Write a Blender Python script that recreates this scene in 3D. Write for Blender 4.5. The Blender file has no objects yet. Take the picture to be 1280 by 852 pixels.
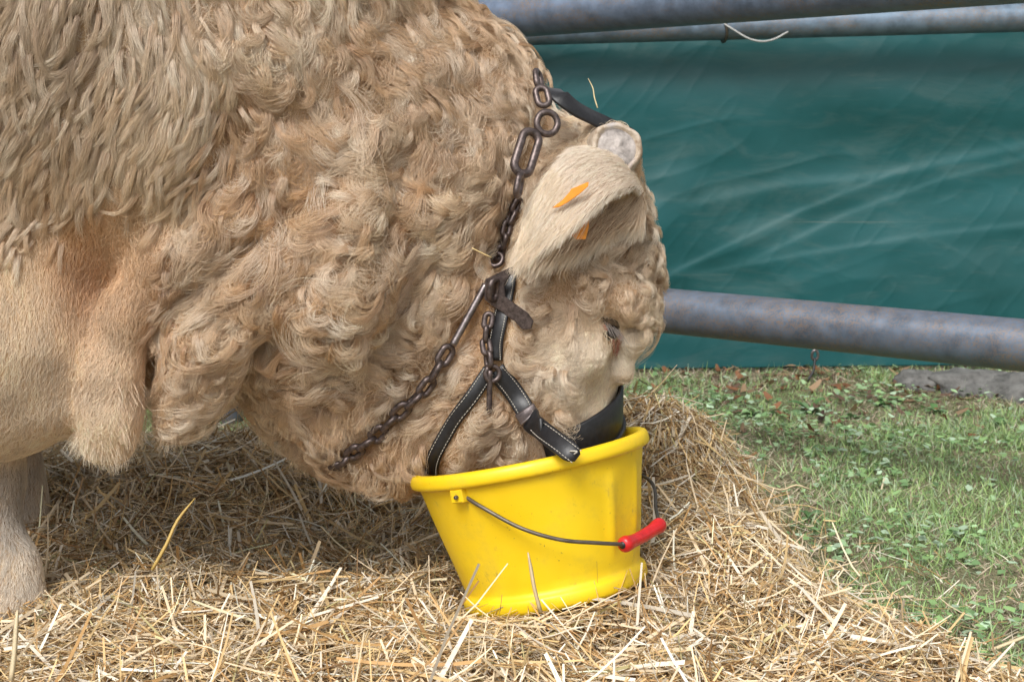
import bpy, bmesh, math, random
import numpy as np
from mathutils import Vector, Matrix

# ------------------------------------------------------------------ camera, sky, sun, exposure
scene = bpy.context.scene
C = scene.collection
CAM = np.array([0.0, 0.0, 0.85]); PITCH = math.radians(9.0); FPX = 1280 * 50 / 36
cam_d = bpy.data.cameras.new('camera'); cam = bpy.data.objects.new('camera', cam_d); C.objects.link(cam)
cam_d.sensor_width = 36; cam_d.lens = 50; cam_d.clip_start = 0.05; cam_d.clip_end = 2000
cam_d.dof.use_dof = True; cam_d.dof.focus_distance = 2.12; cam_d.dof.aperture_fstop = 13.0
cam.location = CAM; cam.rotation_euler = (math.pi / 2 - PITCH, 0, 0)
scene.camera = cam

SUN_EL, SUN_AZ = math.radians(50), math.radians(203)       # azimuth clockwise from +Y: behind the camera, a little to the left
world = bpy.data.worlds.new('World'); scene.world = world; world.use_nodes = True
wn = world.node_tree; wn.nodes.clear()
w_out = wn.nodes.new('ShaderNodeOutputWorld'); w_bg = wn.nodes.new('ShaderNodeBackground')
w_sky = wn.nodes.new('ShaderNodeTexSky'); w_sky.sky_type = 'NISHITA'; w_sky.sun_disc = False
w_sky.sun_elevation = SUN_EL; w_sky.sun_rotation = SUN_AZ; w_sky.dust_density = 4.0; w_sky.air_density = 1.0
w_hsv = wn.nodes.new('ShaderNodeHueSaturation'); w_hsv.inputs['Saturation'].default_value = 0.14   # a veiled, greyish sky
wn.links.new(w_sky.outputs[0], w_hsv.inputs['Color']); wn.links.new(w_hsv.outputs[0], w_bg.inputs['Color'])
w_bg.inputs['Strength'].default_value = 0.122
wn.links.new(w_bg.outputs[0], w_out.inputs['Surface'])
sun_d = bpy.data.lights.new('sun', 'SUN'); sun_d.energy = 1.8; sun_d.angle = math.radians(26); sun_d.color = (1, 0.97, 0.92)
sun = bpy.data.objects.new('sun', sun_d); C.objects.link(sun)
sdir = Vector((math.sin(SUN_AZ) * math.cos(SUN_EL), math.cos(SUN_AZ) * math.cos(SUN_EL), math.sin(SUN_EL)))
sun.rotation_euler = sdir.to_track_quat('Z', 'Y').to_euler(); sun.location = (0, 0, 6)
scene.view_settings.view_transform = 'Standard'; scene.view_settings.look = 'None'
scene.view_settings.gamma = 1; scene.view_settings.use_curve_mapping = False
scene.view_settings.exposure = 0.57
scene.cycles.use_denoising = True
scene.cycles.max_bounces = 8; scene.cycles.diffuse_bounces = 4; scene.cycles.transparent_max_bounces = 8
scene.cycles_curves.shape = 'RIBBONS' if hasattr(scene, 'cycles_curves') else None

# ------------------------------------------------------------------ helpers
rng = np.random.default_rng(11); random.seed(5)
cp, sp_ = math.cos(PITCH), math.sin(PITCH)
FWD = np.array([0, cp, -sp_]); UPV = np.array([0, sp_, cp])

def P(x, y, Y):
    """world point seen at photo position x, y and standing Y metres away"""
    x = np.asarray(x, float); y = np.asarray(y, float); Y = np.asarray(Y, float)
    dx = (x - 640) / FPX; dy = (426 - y) / FPX
    vy = cp + dy * sp_; vz = -sp_ + dy * cp; t = Y / vy
    return np.stack([t * dx, Y + 0 * t, CAM[2] + t * vz], -1)

def to_px(p):
    q = np.asarray(p) - CAM
    d = q @ FWD; d = np.where(np.abs(d) < 1e-6, 1e-6, d)
    return 640 + FPX * q[..., 0] / d, 426 - FPX * (q @ UPV) / d

def norm(v):
    return v / np.maximum(np.linalg.norm(v, axis=-1, keepdims=True), 1e-9)

_perm = np.random.default_rng(3).random(65536)
def vnoise(p, seed=0):
    """smooth 3D value noise, 0..1"""
    p = np.asarray(p, float); i = np.floor(p).astype(np.int64); f = p - i; f = f * f * (3 - 2 * f)
    out = 0
    for a in (0, 1):
        for b in (0, 1):
            for c in (0, 1):
                h = ((i[..., 0] + a) * 73856093 ^ (i[..., 1] + b) * 19349663 ^ (i[..., 2] + c) * 83492791 ^ (seed * 2654435)) & 65535
                w = (f[..., 0] if a else 1 - f[..., 0]) * (f[..., 1] if b else 1 - f[..., 1]) * (f[..., 2] if c else 1 - f[..., 2])
                out = out + w * _perm[h]
    return out

def smooth(a, b, x):
    t = np.clip((x - a) / (b - a), 0, 1); return t * t * (3 - 2 * t)

def link_mesh(name, me, mat=None, parent=None, smooth_shade=True):
    o = bpy.data.objects.new(name, me); C.objects.link(o)
    if mat: me.materials.append(mat)
    if smooth_shade and len(me.polygons): me.polygons.foreach_set('use_smooth', np.ones(len(me.polygons), bool))
    if parent is not None: o.parent = parent
    return o

def np_mesh(name, verts, quads, col=None):
    """fast mesh from arrays, all faces with the same number of corners"""
    me = bpy.data.meshes.new(name); verts = np.asarray(verts, np.float32); quads = np.asarray(quads, np.int32)
    n = quads.shape[1]
    me.vertices.add(len(verts)); me.vertices.foreach_set('co', verts.ravel())
    me.loops.add(quads.size); me.loops.foreach_set('vertex_index', quads.ravel())
    me.polygons.add(len(quads)); me.polygons.foreach_set('loop_start', np.arange(0, quads.size, n, dtype=np.int32))
    me.update(calc_edges=True); me.validate()
    if col is not None:
        a = me.attributes.new('col', 'FLOAT_COLOR', 'POINT')
        c4 = np.ones((len(verts), 4), np.float32); c4[:, :3] = col; a.data.foreach_set('color', c4.ravel())
    return me

def tag(o, label=None, cat=None, group=None, kind=None):
    if label: o['label'] = label
    if cat: o['category'] = cat
    if group: o['group'] = group
    if kind: o['kind'] = kind
    return o

def thing(name, label, cat, loc=(0, 0, 0), group=None):
    o = bpy.data.objects.new(name, None); C.objects.link(o); o.location = loc; o.empty_display_size = 0.05
    return tag(o, label, cat, group)

def put(o, parent):
    """parent while keeping world coordinates (parents carry only a location)"""
    o.parent = parent; o.matrix_parent_inverse = Matrix.Translation(-Vector(parent.location)); return o

def catmull(pts, n):
    pts = np.asarray(pts, float); q = np.vstack([2 * pts[0] - pts[1], pts, 2 * pts[-1] - pts[-2]])
    t = np.linspace(0, len(pts) - 1 - 1e-6, n); i = t.astype(int); f = (t - i)[:, None]
    a, b, c, d = q[i], q[i + 1], q[i + 2], q[i + 3]
    return 0.5 * (2 * b + (c - a) * f + (2 * a - 5 * b + 4 * c - d) * f ** 2 + (3 * b - a - 3 * c + d) * f ** 3)

def tube_arrays(path, r, sides=10, closed=False, cap=True):
    path = np.asarray(path, float); n = len(path); r = np.broadcast_to(np.asarray(r, float), (n,))
    if closed: t = norm(np.roll(path, -1, 0) - np.roll(path, 1, 0))
    else: t = norm(np.gradient(path, axis=0))
    ref = np.array([0.0, 0, 1]) if abs(t[0][2]) < 0.9 else np.array([1.0, 0, 0])
    u = np.zeros_like(path); u[0] = norm(np.cross(t[0], ref))
    for i in range(1, n): u[i] = norm(u[i - 1] - t[i] * np.dot(u[i - 1], t[i]))
    v = np.cross(t, u); a = np.linspace(0, 2 * math.pi, sides, endpoint=False)
    V = (path[:, None] + r[:, None, None] * (np.cos(a)[None, :, None] * u[:, None] + np.sin(a)[None, :, None] * v[:, None])).reshape(-1, 3)
    F = []
    m = n if closed else n - 1
    for i in range(m):
        j = (i + 1) % n
        for k in range(sides):
            l = (k + 1) % sides; F.append((i * sides + k, i * sides + l, j * sides + l, j * sides + k))
    caps = []
    if not closed and cap:
        caps = [tuple(range(sides))[::-1], tuple(range((n - 1) * sides, n * sides))]
    return V, F + caps

def mesh_of(name, V, F):
    me = bpy.data.meshes.new(name); me.from_pydata([tuple(map(float, v)) for v in V], [], F); me.update(); return me

def tube(name, path, r, mat, parent=None, sides=10, closed=False):
    V, F = tube_arrays(path, r, sides, closed); o = link_mesh(name, mesh_of(name, V, F), mat)
    if parent is not None: put(o, parent)
    return o

def ribbon(name, path, nrm, width, thick, mat, parent=None, round_end=False):
    """strap of real thickness along a path, lying on the given normals"""
    path = np.asarray(path, float); nrm = norm(np.asarray(nrm, float)); n = len(path)
    t = norm(np.gradient(path, axis=0)); side = norm(np.cross(t, nrm)); up = norm(np.cross(side, t))
    w = np.broadcast_to(np.asarray(width, float), (n,)).copy()
    prof = [(-.5, .15), (-.44, .5), (.44, .5), (.5, .15), (.5, -.35), (.44, -.5), (-.44, -.5), (-.5, -.35)]
    if round_end: w[-1] *= 0.45; w[-2] *= 0.85
    V = np.concatenate([[path[i] + side[i] * a * w[i] + up[i] * b * thick for a, b in prof] for i in range(n)])
    k = len(prof); F = []
    for i in range(n - 1):
        for j in range(k):
            l = (j + 1) % k; F.append((i * k + j, (i + 1) * k + j, (i + 1) * k + l, i * k + l))
    F += [tuple(range(k)), tuple(range((n - 1) * k, n * k))[::-1]]
    o = link_mesh(name, mesh_of(name, V, F), mat)
    if parent is not None: put(o, parent)
    return o

def lathe(name, prof, segs, mat, parent=None, rfun=None):
    V, F = [], []; k = len(prof)
    for s in range(segs):
        a = 2 * math.pi * s / segs
        for r, z in prof:
            rr = r + (rfun(a, r, z) if rfun else 0); V.append((rr * math.cos(a), rr * math.sin(a), z))
    for s in range(segs):
        s2 = (s + 1) % segs
        for i in range(k - 1): F.append((s * k + i, s2 * k + i, s2 * k + i + 1, s * k + i + 1))
    me = mesh_of(name, V, F); bm = bmesh.new(); bm.from_mesh(me); bmesh.ops.remove_doubles(bm, verts=bm.verts, dist=1e-5)
    bmesh.ops.recalc_face_normals(bm, faces=bm.faces); bm.to_mesh(me); bm.free()
    o = link_mesh(name, me, mat)
    if parent is not None: o.parent = parent
    return o

# ------------------------------------------------------------------ materials
def new_mat(name):
    m = bpy.data.materials.new(name); m.use_nodes = True; nt = m.node_tree; b = nt.nodes['Principled BSDF']
    return m, nt, b
def N(nt, kind, **kw):
    n = nt.nodes.new(kind)
    for k, v in kw.items():
        if k in n.inputs.keys(): n.inputs[k].default_value = v
        else: setattr(n, k, v)
    return n
def ramp(nt, src, stops):
    r = nt.nodes.new('ShaderNodeValToRGB'); e = r.color_ramp.elements
    while len(e) < len(stops): e.new(0.5)
    for el, (p, c) in zip(e, stops): el.position = p; el.color = (*c, 1) if len(c) == 3 else c
    nt.links.new(src, r.inputs[0]); return r
def noise_tex(nt, scale, detail=6, rough=0.6, coord=None, stretch=None):
    tc = N(nt, 'ShaderNodeTexCoord'); src = tc.outputs['Object']
    if stretch:
        mp = N(nt, 'ShaderNodeMapping'); mp.inputs['Scale'].default_value = stretch[:3]
        if len(stretch) > 3: mp.inputs['Rotation'].default_value = stretch[3]
        nt.links.new(src, mp.inputs[0]); src = mp.outputs[0]
    n = N(nt, 'ShaderNodeTexNoise', Scale=scale, Detail=detail, Roughness=rough); nt.links.new(src, n.inputs['Vector']); return n
def mixc(nt, fac, a, b, mode='MIX'):
    m = nt.nodes.new('ShaderNodeMix'); m.data_type = 'RGBA'; m.blend_type = mode
    for sock, v in ((0, fac), (6, a), (7, b)):
        if hasattr(v, 'is_output'): nt.links.new(v, m.inputs[sock])
        else: m.inputs[sock].default_value = v if sock == 0 else (*v, 1)
    return m.outputs[2]
def bump(nt, b, height, strength, dist):
    bp = N(nt, 'ShaderNodeBump', Strength=strength, Distance=dist); nt.links.new(height, bp.inputs['Height']); nt.links.new(bp.outputs[0], b.inputs['Normal'])

def mat_vcol(name, rough=0.7, trans=0.0, spec=0.3):
    m, nt, b = new_mat(name); a = N(nt, 'ShaderNodeAttribute', attribute_name='col')
    nt.links.new(a.outputs['Color'], b.inputs['Base Color']); b.inputs['Roughness'].default_value = rough
    b.inputs['Specular IOR Level'].default_value = spec
    if trans:
        t = N(nt, 'ShaderNodeBsdfTranslucent'); nt.links.new(a.outputs['Color'], t.inputs[0])
        mx = N(nt, 'ShaderNodeMixShader'); mx.inputs[0].default_value = trans
        nt.links.new(b.outputs[0], mx.inputs[1]); nt.links.new(t.outputs[0], mx.inputs[2])
        nt.links.new(mx.outputs[0], nt.nodes['Material Output'].inputs[0])
    return m
M = {}
M['straw'] = mat_vcol('straw', 0.5, 0.12, 0.35)
M['grass'] = mat_vcol('grass', 0.5, 0.22, 0.35)

m, nt, b = new_mat('soil'); n1 = noise_tex(nt, 9); n2 = noise_tex(nt, 90, 4)
r1 = ramp(nt, n1.outputs[0], [(0.3, (0.12, 0.16, 0.06)), (0.5, (0.22, 0.20, 0.11)), (0.7, (0.32, 0.25, 0.17))])
nt.links.new(mixc(nt, 0.5, r1.outputs[0], ramp(nt, n2.outputs[0], [(0.3, (0.07, 0.075, 0.03)), (0.7, (0.26, 0.24, 0.13))]).outputs[0]), b.inputs['Base Color'])
b.inputs['Roughness'].default_value = 0.95; bump(nt, b, n2.outputs[0], 0.8, 0.02); M['soil'] = m

m, nt, b = new_mat('straw_mat'); n1 = noise_tex(nt, 60, 6, 0.7, stretch=(1, 4, 1, (0, 0, 0.7)))
r1 = ramp(nt, n1.outputs[0], [(0.3, (0.14, 0.08, 0.03)), (0.55, (0.34, 0.21, 0.085)), (0.75, (0.48, 0.33, 0.15))])
nt.links.new(r1.outputs[0], b.inputs['Base Color']); b.inputs['Roughness'].default_value = 0.9; bump(nt, b, n1.outputs[0], 1, 0.02); M['straw_mat'] = m

# tarpaulin: woven plastic, dusty smears
m, nt, b = new_mat('tarpaulin')
n1 = noise_tex(nt, 2.2, 6, 0.6, stretch=(1, 1, 1.6, (0, 0.5, 0))); n2 = noise_tex(nt, 7, 12, 0.72, stretch=(0.5, 1, 1.9, (0, 0.65, 0))); n2.inputs['Distortion'].default_value = 0.6; n4 = noise_tex(nt, 16, 6, 0.6, stretch=(0.10, 1, 4.0, (0, 0.55, 0))); n3 = noise_tex(nt, 260, 2)
base = ramp(nt, n1.outputs[0], [(0.3, (0.005, 0.068, 0.071)), (0.7, (0.010, 0.098, 0.108))])
dust_shade = ramp(nt, n2.outputs[0], [(0.50, (0, 0, 0)), (0.66, (1, 1, 1))])
dm = N(nt, 'ShaderNodeMath', operation='MULTIPLY'); nt.links.new(dust_shade.outputs[0], dm.inputs[0]); dm.inputs[1].default_value = 0.20
sc_ = ramp(nt, n4.outputs[0], [(0.66, (0, 0, 0)), (0.74, (0.28,) * 3)])
nt.links.new(mixc(nt, sc_.outputs[0], mixc(nt, dm.outputs[0], base.outputs[0], (0.12, 0.175, 0.165)), (0.22, 0.24, 0.20)), b.inputs['Base Color'])
rr = ramp(nt, n2.outputs[0], [(0.3, (0.42,) * 3), (0.7, (0.62,) * 3)]); nt.links.new(rr.outputs[0], b.inputs['Roughness'])
bump(nt, b, n3.outputs[0], 0.12, 0.001); M['tarp'] = m

# galvanised pipe
def pipe_mat(name, rust, tint):
    m, nt, b = new_mat(name); n1 = noise_tex(nt, 26, 5, 0.6); n2 = noise_tex(nt, 210, 4, 0.7); n3 = noise_tex(nt, 5, 8, 0.75, stretch=(1, 1, 3))
    base = ramp(nt, n1.outputs[0], [(0.35, tuple(0.62 * t for t in tint)), (0.65, tint)])
    sp = ramp(nt, n2.outputs[0], [(0.44, (0, 0, 0)), (0.58, (1, 1, 1))])
    ru = ramp(nt, n3.outputs[0], [(0.48 - rust * 0.16, (0, 0, 0)), (0.66, (1, 1, 1))])
    mm = N(nt, 'ShaderNodeMath', operation='MULTIPLY'); nt.links.new(sp.outputs[0], mm.inputs[0]); nt.links.new(ru.outputs[0], mm.inputs[1])
    c = mixc(nt, mm.outputs[0], base.outputs[0], (0.24, 0.17, 0.12))
    nt.links.new(c, b.inputs['Base Color']); b.inputs['Metallic'].default_value = 0.35
    rr = ramp(nt, n1.outputs[0], [(0.3, (0.36,) * 3), (0.7, (0.55,) * 3)]); nt.links.new(rr.outputs[0], b.inputs['Roughness'])
    bump(nt, b, n2.outputs[0], 0.15, 0.002); return m
M['pipe_a'] = pipe_mat('galvanised_pipe', 0.25, (0.17, 0.22, 0.31)); M['pipe_b'] = pipe_mat('weathered_pipe', 1.0, (0.14, 0.185, 0.255)); M['pipe_c'] = pipe_mat('frame_pipe', 0.3, (0.17, 0.235, 0.31))

m, nt, b = new_mat('yellow_plastic'); n1 = noise_tex(nt, 14, 7, 0.7); n2 = noise_tex(nt, 70, 5, 0.75, stretch=(1, 1, 0.35)); n3 = noise_tex(nt, 3.5, 4)
base = ramp(nt, n3.outputs[0], [(0.35, (0.76, 0.50, 0.006)), (0.65, (0.84, 0.60, 0.012))])
d1 = ramp(nt, n1.outputs[0], [(0.53, (0, 0, 0)), (0.78, (1, 1, 1))]); d2 = ramp(nt, n2.outputs[0], [(0.57, (0, 0, 0)), (0.66, (1, 1, 1))])
k1 = N(nt, 'ShaderNodeMath', operation='MULTIPLY'); nt.links.new(d1.outputs[0], k1.inputs[0]); k1.inputs[1].default_value = 0.42
k2 = N(nt, 'ShaderNodeMath', operation='MULTIPLY'); nt.links.new(d2.outputs[0], k2.inputs[0]); nt.links.new(d1.outputs[0], k2.inputs[1])
c = mixc(nt, k1.outputs[0], base.outputs[0], (0.42, 0.29, 0.05)); c = mixc(nt, k2.outputs[0], c, (0.22, 0.16, 0.06)); n6 = noise_tex(nt, 190, 3, 0.6); n7 = noise_tex(nt, 22, 3, 0.6)
d3 = ramp(nt, n6.outputs[0], [(0.66, (0, 0, 0)), (0.72, (1, 1, 1))]); d4 = ramp(nt, n7.outputs[0], [(0.48, (0, 0, 0)), (0.62, (0.9,) * 3)]); k3 = N(nt, 'ShaderNodeMath', operation='MULTIPLY'); nt.links.new(d3.outputs[0], k3.inputs[0]); nt.links.new(d4.outputs[0], k3.inputs[1])
c = mixc(nt, k3.outputs[0], c, (0.13, 0.09, 0.04))
nt.links.new(c, b.inputs['Base Color']); rr = ramp(nt, n1.outputs[0], [(0.35, (0.33,) * 3), (0.65, (0.55,) * 3)]); nt.links.new(rr.outputs[0], b.inputs['Roughness'])
b.inputs['Subsurface Weight'].default_value = 0.08; b.inputs['Subsurface Radius'].default_value = (0.02, 0.012, 0.002)
bump(nt, b, n2.outputs[0], 0.05, 0.001); M['yellow'] = m

def simple(name, col, rough, metal=0.0, nscale=80, var=0.35, bstr=0.2, bdist=0.001):
    m, nt, b = new_mat(name); n1 = noise_tex(nt, nscale, 5, 0.65)
    r = ramp(nt, n1.outputs[0], [(0.3, tuple(c * (1 - var) for c in col)), (0.7, tuple(min(1, c * (1 + var)) for c in col))])
    nt.links.new(r.outputs[0], b.inputs['Base Color']); b.inputs['Roughness'].default_value = rough; b.inputs['Metallic'].default_value = metal
    if bstr: bump(nt, b, n1.outputs[0], bstr, bdist)
    M[name] = m; return m
simple('leather', (0.012, 0.012, 0.014), 0.42, 0, 120, 0.5, 0.4)
simple('thread', (0.45, 0.42, 0.36), 0.8)
simple('iron', (0.115, 0.09, 0.085), 0.42, 0.75, 140, 0.55, 0.5)
simple('steel', (0.22, 0.19, 0.19), 0.33, 0.85, 120, 0.4, 0.4)
simple('wire', (0.13, 0.11, 0.09), 0.45, 0.7)
simple('red_plastic', (0.52, 0.012, 0.014), 0.32, 0, 60, 0.2, 0.1)
simple('orange_plastic', (0.80, 0.30, 0.03), 0.45, 0, 60, 0.15, 0.1)
simple('cord', (0.36, 0.36, 0.35), 0.8)
simple('stone', (0.14, 0.137, 0.13), 0.9, 0, 14, 0.6, 0.8, 0.02)
simple('eye', (0.01, 0.008, 0.008), 0.08, 0, 20, 0.2, 0)
simple('eyelid', (0.42, 0.20, 0.16), 0.5, 0, 90, 0.3, 0.3)
simple('hoof', (0.10, 0.085, 0.075), 0.6, 0, 50, 0.4, 0.4)
m, nt, b = new_mat('horn'); n1 = noise_tex(nt, 55, 6, 0.7); n2 = noise_tex(nt, 18, 4)
r1 = ramp(nt, n1.outputs[0], [(0.34, (0.24, 0.17, 0.11)), (0.5, (0.42, 0.34, 0.26)), (0.68, (0.54, 0.48, 0.41))])
nt.links.new(mixc(nt, ramp(nt, n2.outputs[0], [(0.5, (0, 0, 0)), (0.7, (1, 1, 1))]).outputs[0], r1.outputs[0], (0.33, 0.31, 0.32)), b.inputs['Base Color'])
b.inputs['Roughness'].default_value = 0.6; bump(nt, b, n1.outputs[0], 0.6, 0.003); M['horn'] = m

simple('horn_core', (0.33, 0.295, 0.275), 0.85, 0, 48, 0.6, 0.7, 0.003)
m, nt, b = new_mat('hide'); a = N(nt, 'ShaderNodeAttribute', attribute_name='col'); n1 = noise_tex(nt, 260, 4, 0.7, stretch=(1, 1, 0.2, (0, 0.5, 0)))
nt.links.new(mixc(nt, ramp(nt, n1.outputs[0], [(0.3, (0.0,) * 3), (0.7, (0.5,) * 3)]).outputs[0], a.outputs['Color'], (0.30, 0.19, 0.10)), b.inputs['Base Color'])
b.inputs['Roughness'].default_value = 0.8; bump(nt, b, n1.outputs[0], 0.5, 0.004); M['hide'] = m

def hair_mat(name, root_mul):
    m = bpy.data.materials.new(name); m.use_nodes = True; nt = m.node_tree; nt.nodes.clear()
    out = N(nt, 'ShaderNodeOutputMaterial'); a = N(nt, 'ShaderNodeAttribute', attribute_name='col'); hi = N(nt, 'ShaderNodeHairInfo')
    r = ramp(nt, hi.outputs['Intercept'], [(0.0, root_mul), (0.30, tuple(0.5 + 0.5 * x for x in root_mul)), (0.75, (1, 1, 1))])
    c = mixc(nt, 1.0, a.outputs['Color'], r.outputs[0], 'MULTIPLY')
    d = N(nt, 'ShaderNodeBsdfDiffuse'); t = N(nt, 'ShaderNodeBsdfTranslucent'); h = N(nt, 'ShaderNodeBsdfHair', component='Reflection')
    h.inputs['RoughnessU'].default_value = 0.28; h.inputs['RoughnessV'].default_value = 0.6; h.inputs['Color'].default_value = (0.95, 0.92, 0.9, 1)
    nt.links.new(c, d.inputs[0]); nt.links.new(c, t.inputs[0])
    m1 = N(nt, 'ShaderNodeMixShader'); m1.inputs[0].default_value = 0.18; nt.links.new(d.outputs[0], m1.inputs[1]); nt.links.new(t.outputs[0], m1.inputs[2])
    m2 = N(nt, 'ShaderNodeMixShader'); m2.inputs[0].default_value = 0.14; nt.links.new(m1.outputs[0], m2.inputs[1]); nt.links.new(h.outputs[0], m2.inputs[2])
    nt.links.new(m2.outputs[0], out.inputs[0]); return m
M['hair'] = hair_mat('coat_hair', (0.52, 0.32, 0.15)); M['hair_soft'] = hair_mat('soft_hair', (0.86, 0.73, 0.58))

# ------------------------------------------------------------------ ground
def bed_edge(Y):
    """right-hand edge of the straw bed"""
    return np.interp(Y, [1.2, 1.8, 2.05, 2.3, 2.6, 2.9, 3.05, 3.2], [1.1, 0.76, 0.64, 0.53, 0.50, 0.50, 0.40, 0.2])
b0 = P(696, 741, 2.15); b1 = P(661, 569, 2.183); za = norm(b1 - b0); xa = np.array([1.0, 0, 0]); xa = norm(xa - za * (xa @ za)); ya = np.cross(za, xa)   # bucket frame
def in_bucket(p, pad=0.004):
    q = p - b0; z = q @ za; r = np.hypot(q @ xa, q @ ya); return (z > -0.004) & (z < 0.24) & (r < 0.147 + np.maximum(z - 0.03, 0) * 0.24 + pad)
def bed_h(x, y):
    """height of the straw bed over the grass"""
    e = smooth(0.10, -0.10, x - bed_edge(y)) * smooth(3.55, 3.3, y + 0.10 * np.sin(5 * x))
    p = np.stack([x * 3.2, y * 3.2, 0 * x], -1); q = np.stack([x * 9, y * 9, 0 * x + 4], -1)
    h = 0.085 + 0.05 * (vnoise(p, 2) - 0.5) + 0.035 * (vnoise(q, 4) - 0.5)
    h = h + 0.17 * np.exp(-(((x - 0.26) / 0.24) ** 2 + ((y - 2.80) / 0.28) ** 2))          # heap behind the bucket
    h = h + 0.06 * np.exp(-(((x - 0.34) / 0.13) ** 2 + ((y - 2.35) / 0.25) ** 2))
    h = h + 0.07 * np.exp(-(((x + 0.62) / 0.35) ** 2 + ((y - 2.9) / 0.3) ** 2))
    h = h - 0.06 * np.exp(-(((x + 0.30) / 0.2) ** 2 + ((y - 2.55) / 0.28) ** 2))           # trampled hollow under the throat
    d = np.hypot(x - 0.065, y - 2.15)                                                      # pressed flat under the bucket
    pl = b0[2] - ((x - b0[0]) * za[0] + (y - b0[1]) * za[1]) / za[2] - 0.004; k = smooth(0.24, 0.13, d)
    h = h * (1 - k) + np.maximum(pl, 0.03) * k
    return h * e

def ground_z(x, y):
    return 0.022 * (vnoise(np.stack([x * 1.7, y * 1.7, 0 * x], -1), 9) - 0.5) + 0.012 * (vnoise(np.stack([x * 6, y * 6, 0 * x], -1), 10) - 0.5)

gx = np.concatenate([[-600, -100, -20, -6], np.linspace(-3, 3.5, 120), [7, 20, 100, 600]]); gy = np.concatenate([[-600, -100, -20, -5], np.linspace(0.5, 6.5, 110), [10, 30, 120, 700]])
GX, GY = np.meshgrid(gx, gy, indexing='ij'); near = (np.abs(GX) < 5) & (GY > 0) & (GY < 8)
GZ = np.where(near, ground_z(GX, GY), 0)
def grid_faces(a, b_):
    i = np.arange(a * b_).reshape(a, b_); return np.stack([i[:-1, :-1], i[1:, :-1], i[1:, 1:], i[:-1, 1:]], -1).reshape(-1, 4)
tag(link_mesh('ground', np_mesh('ground', np.stack([GX, GY, GZ], -1).reshape(-1, 3), grid_faces(*GX.shape)), M['soil']), kind='structure')

# ------------------------------------------------------------------ tarpaulin, pipes
tx = np.concatenate([np.linspace(-2.6, -0.1, 60), np.linspace(-0.09, 2.0, 480), np.linspace(2.02, 2.8, 30)]); tz = np.linspace(0, 1, 270)
TX, TT = np.meshgrid(tx, tz, indexing='ij'); TY0 = 4.62
zb = P(800, 465, TY0)[2] + 0.012 * TX; TZ = zb + TT * (1.34 - zb)
tpx, tpy = to_px(np.stack([TX, 0 * TX + TY0, TZ], -1))
def fold(pts, amp, wa, wb, fade=80):
    """a crease along a polyline: steeper on one side than the other"""
    pts = np.array(pts, float); yl = np.interp(tpx, pts[:, 0], pts[:, 1]); d = tpy - yl
    prof = np.where(d < 0, np.exp(-(d / wa) ** 2), np.exp(-(d / wb) ** 2))
    return amp * prof * smooth(pts[0, 0] - fade, pts[0, 0] + fade, tpx) * smooth(pts[-1, 0] + fade, pts[-1, 0] - fade, tpx)
D = fold([(800, 366), (900, 316), (1000, 268), (1130, 216)], 0.0036, 5, 13, 40)
D += fold([(860, 262), (980, 236), (1100, 226), (1280, 188), (1500, 150)], 0.008, 10, 26)
D += fold([(880, 345), (1000, 322), (1140, 300), (1280, 284), (1500, 262)], 0.0032, 5, 13)
D += fold([(940, 330), (1060, 272), (1180, 228), (1330, 190)], 0.004, 6, 16)
D += fold([(500, 100), (800, 118), (1100, 110), (1500, 120)], 0.035, 60, 60, 200)
D += fold([(500, 300), (700, 300), (800, 290), (870, 240)], 0.035, 60, 60, 60)
D += 0.035 * (vnoise(np.stack([TX * 1.6, TX * 0, TZ * 3.0], -1), 21) - 0.5) + 0.010 * (vnoise(np.stack([TX * 5 + TZ * 4, TX * 0, TZ * 9], -1), 22) - 0.5)
def wrinkle(sc, th, st, seed):
    u = TX * math.cos(th) + TZ * math.sin(th); v = -TX * math.sin(th) + TZ * math.cos(th); w = vnoise(np.stack([u * sc * st, 0 * u, v * sc], -1), seed); return (1 - np.abs(2 * w - 1)) ** 4
D += 0.55 * (0.006 * wrinkle(5, 0.42, 0.25, 91) * vnoise(np.stack([TX * 2, 0 * TX, TZ * 2], -1), 92) + 0.0035 * wrinkle(9, 0.30, 0.3, 93) + 0.003 * wrinkle(8, -0.5, 0.35, 94) * smooth(0.4, 0.7, vnoise(np.stack([TX * 3, 0 * TX, TZ * 3], -1), 95)) + 0.002 * wrinkle(18, 0.9, 0.4, 96))
D *= smooth(0.0, 0.08, 1 - TT) * (0.35 + 0.65 * smooth(0, 0.12, TT))
tp = link_mesh('tarpaulin', np_mesh('tarpaulin', np.stack([TX, TY0 + 0.03 - D, TZ], -1).reshape(-1, 3), grid_faces(*TX.shape)), M['tarp'])
s = tp.modifiers.new('thickness', 'SOLIDIFY'); s.thickness = 0.0015; s.offset = 1
tag(tp, 'creased dusty dark green tarpaulin hung behind the metal rails', 'tarpaulin')

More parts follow.
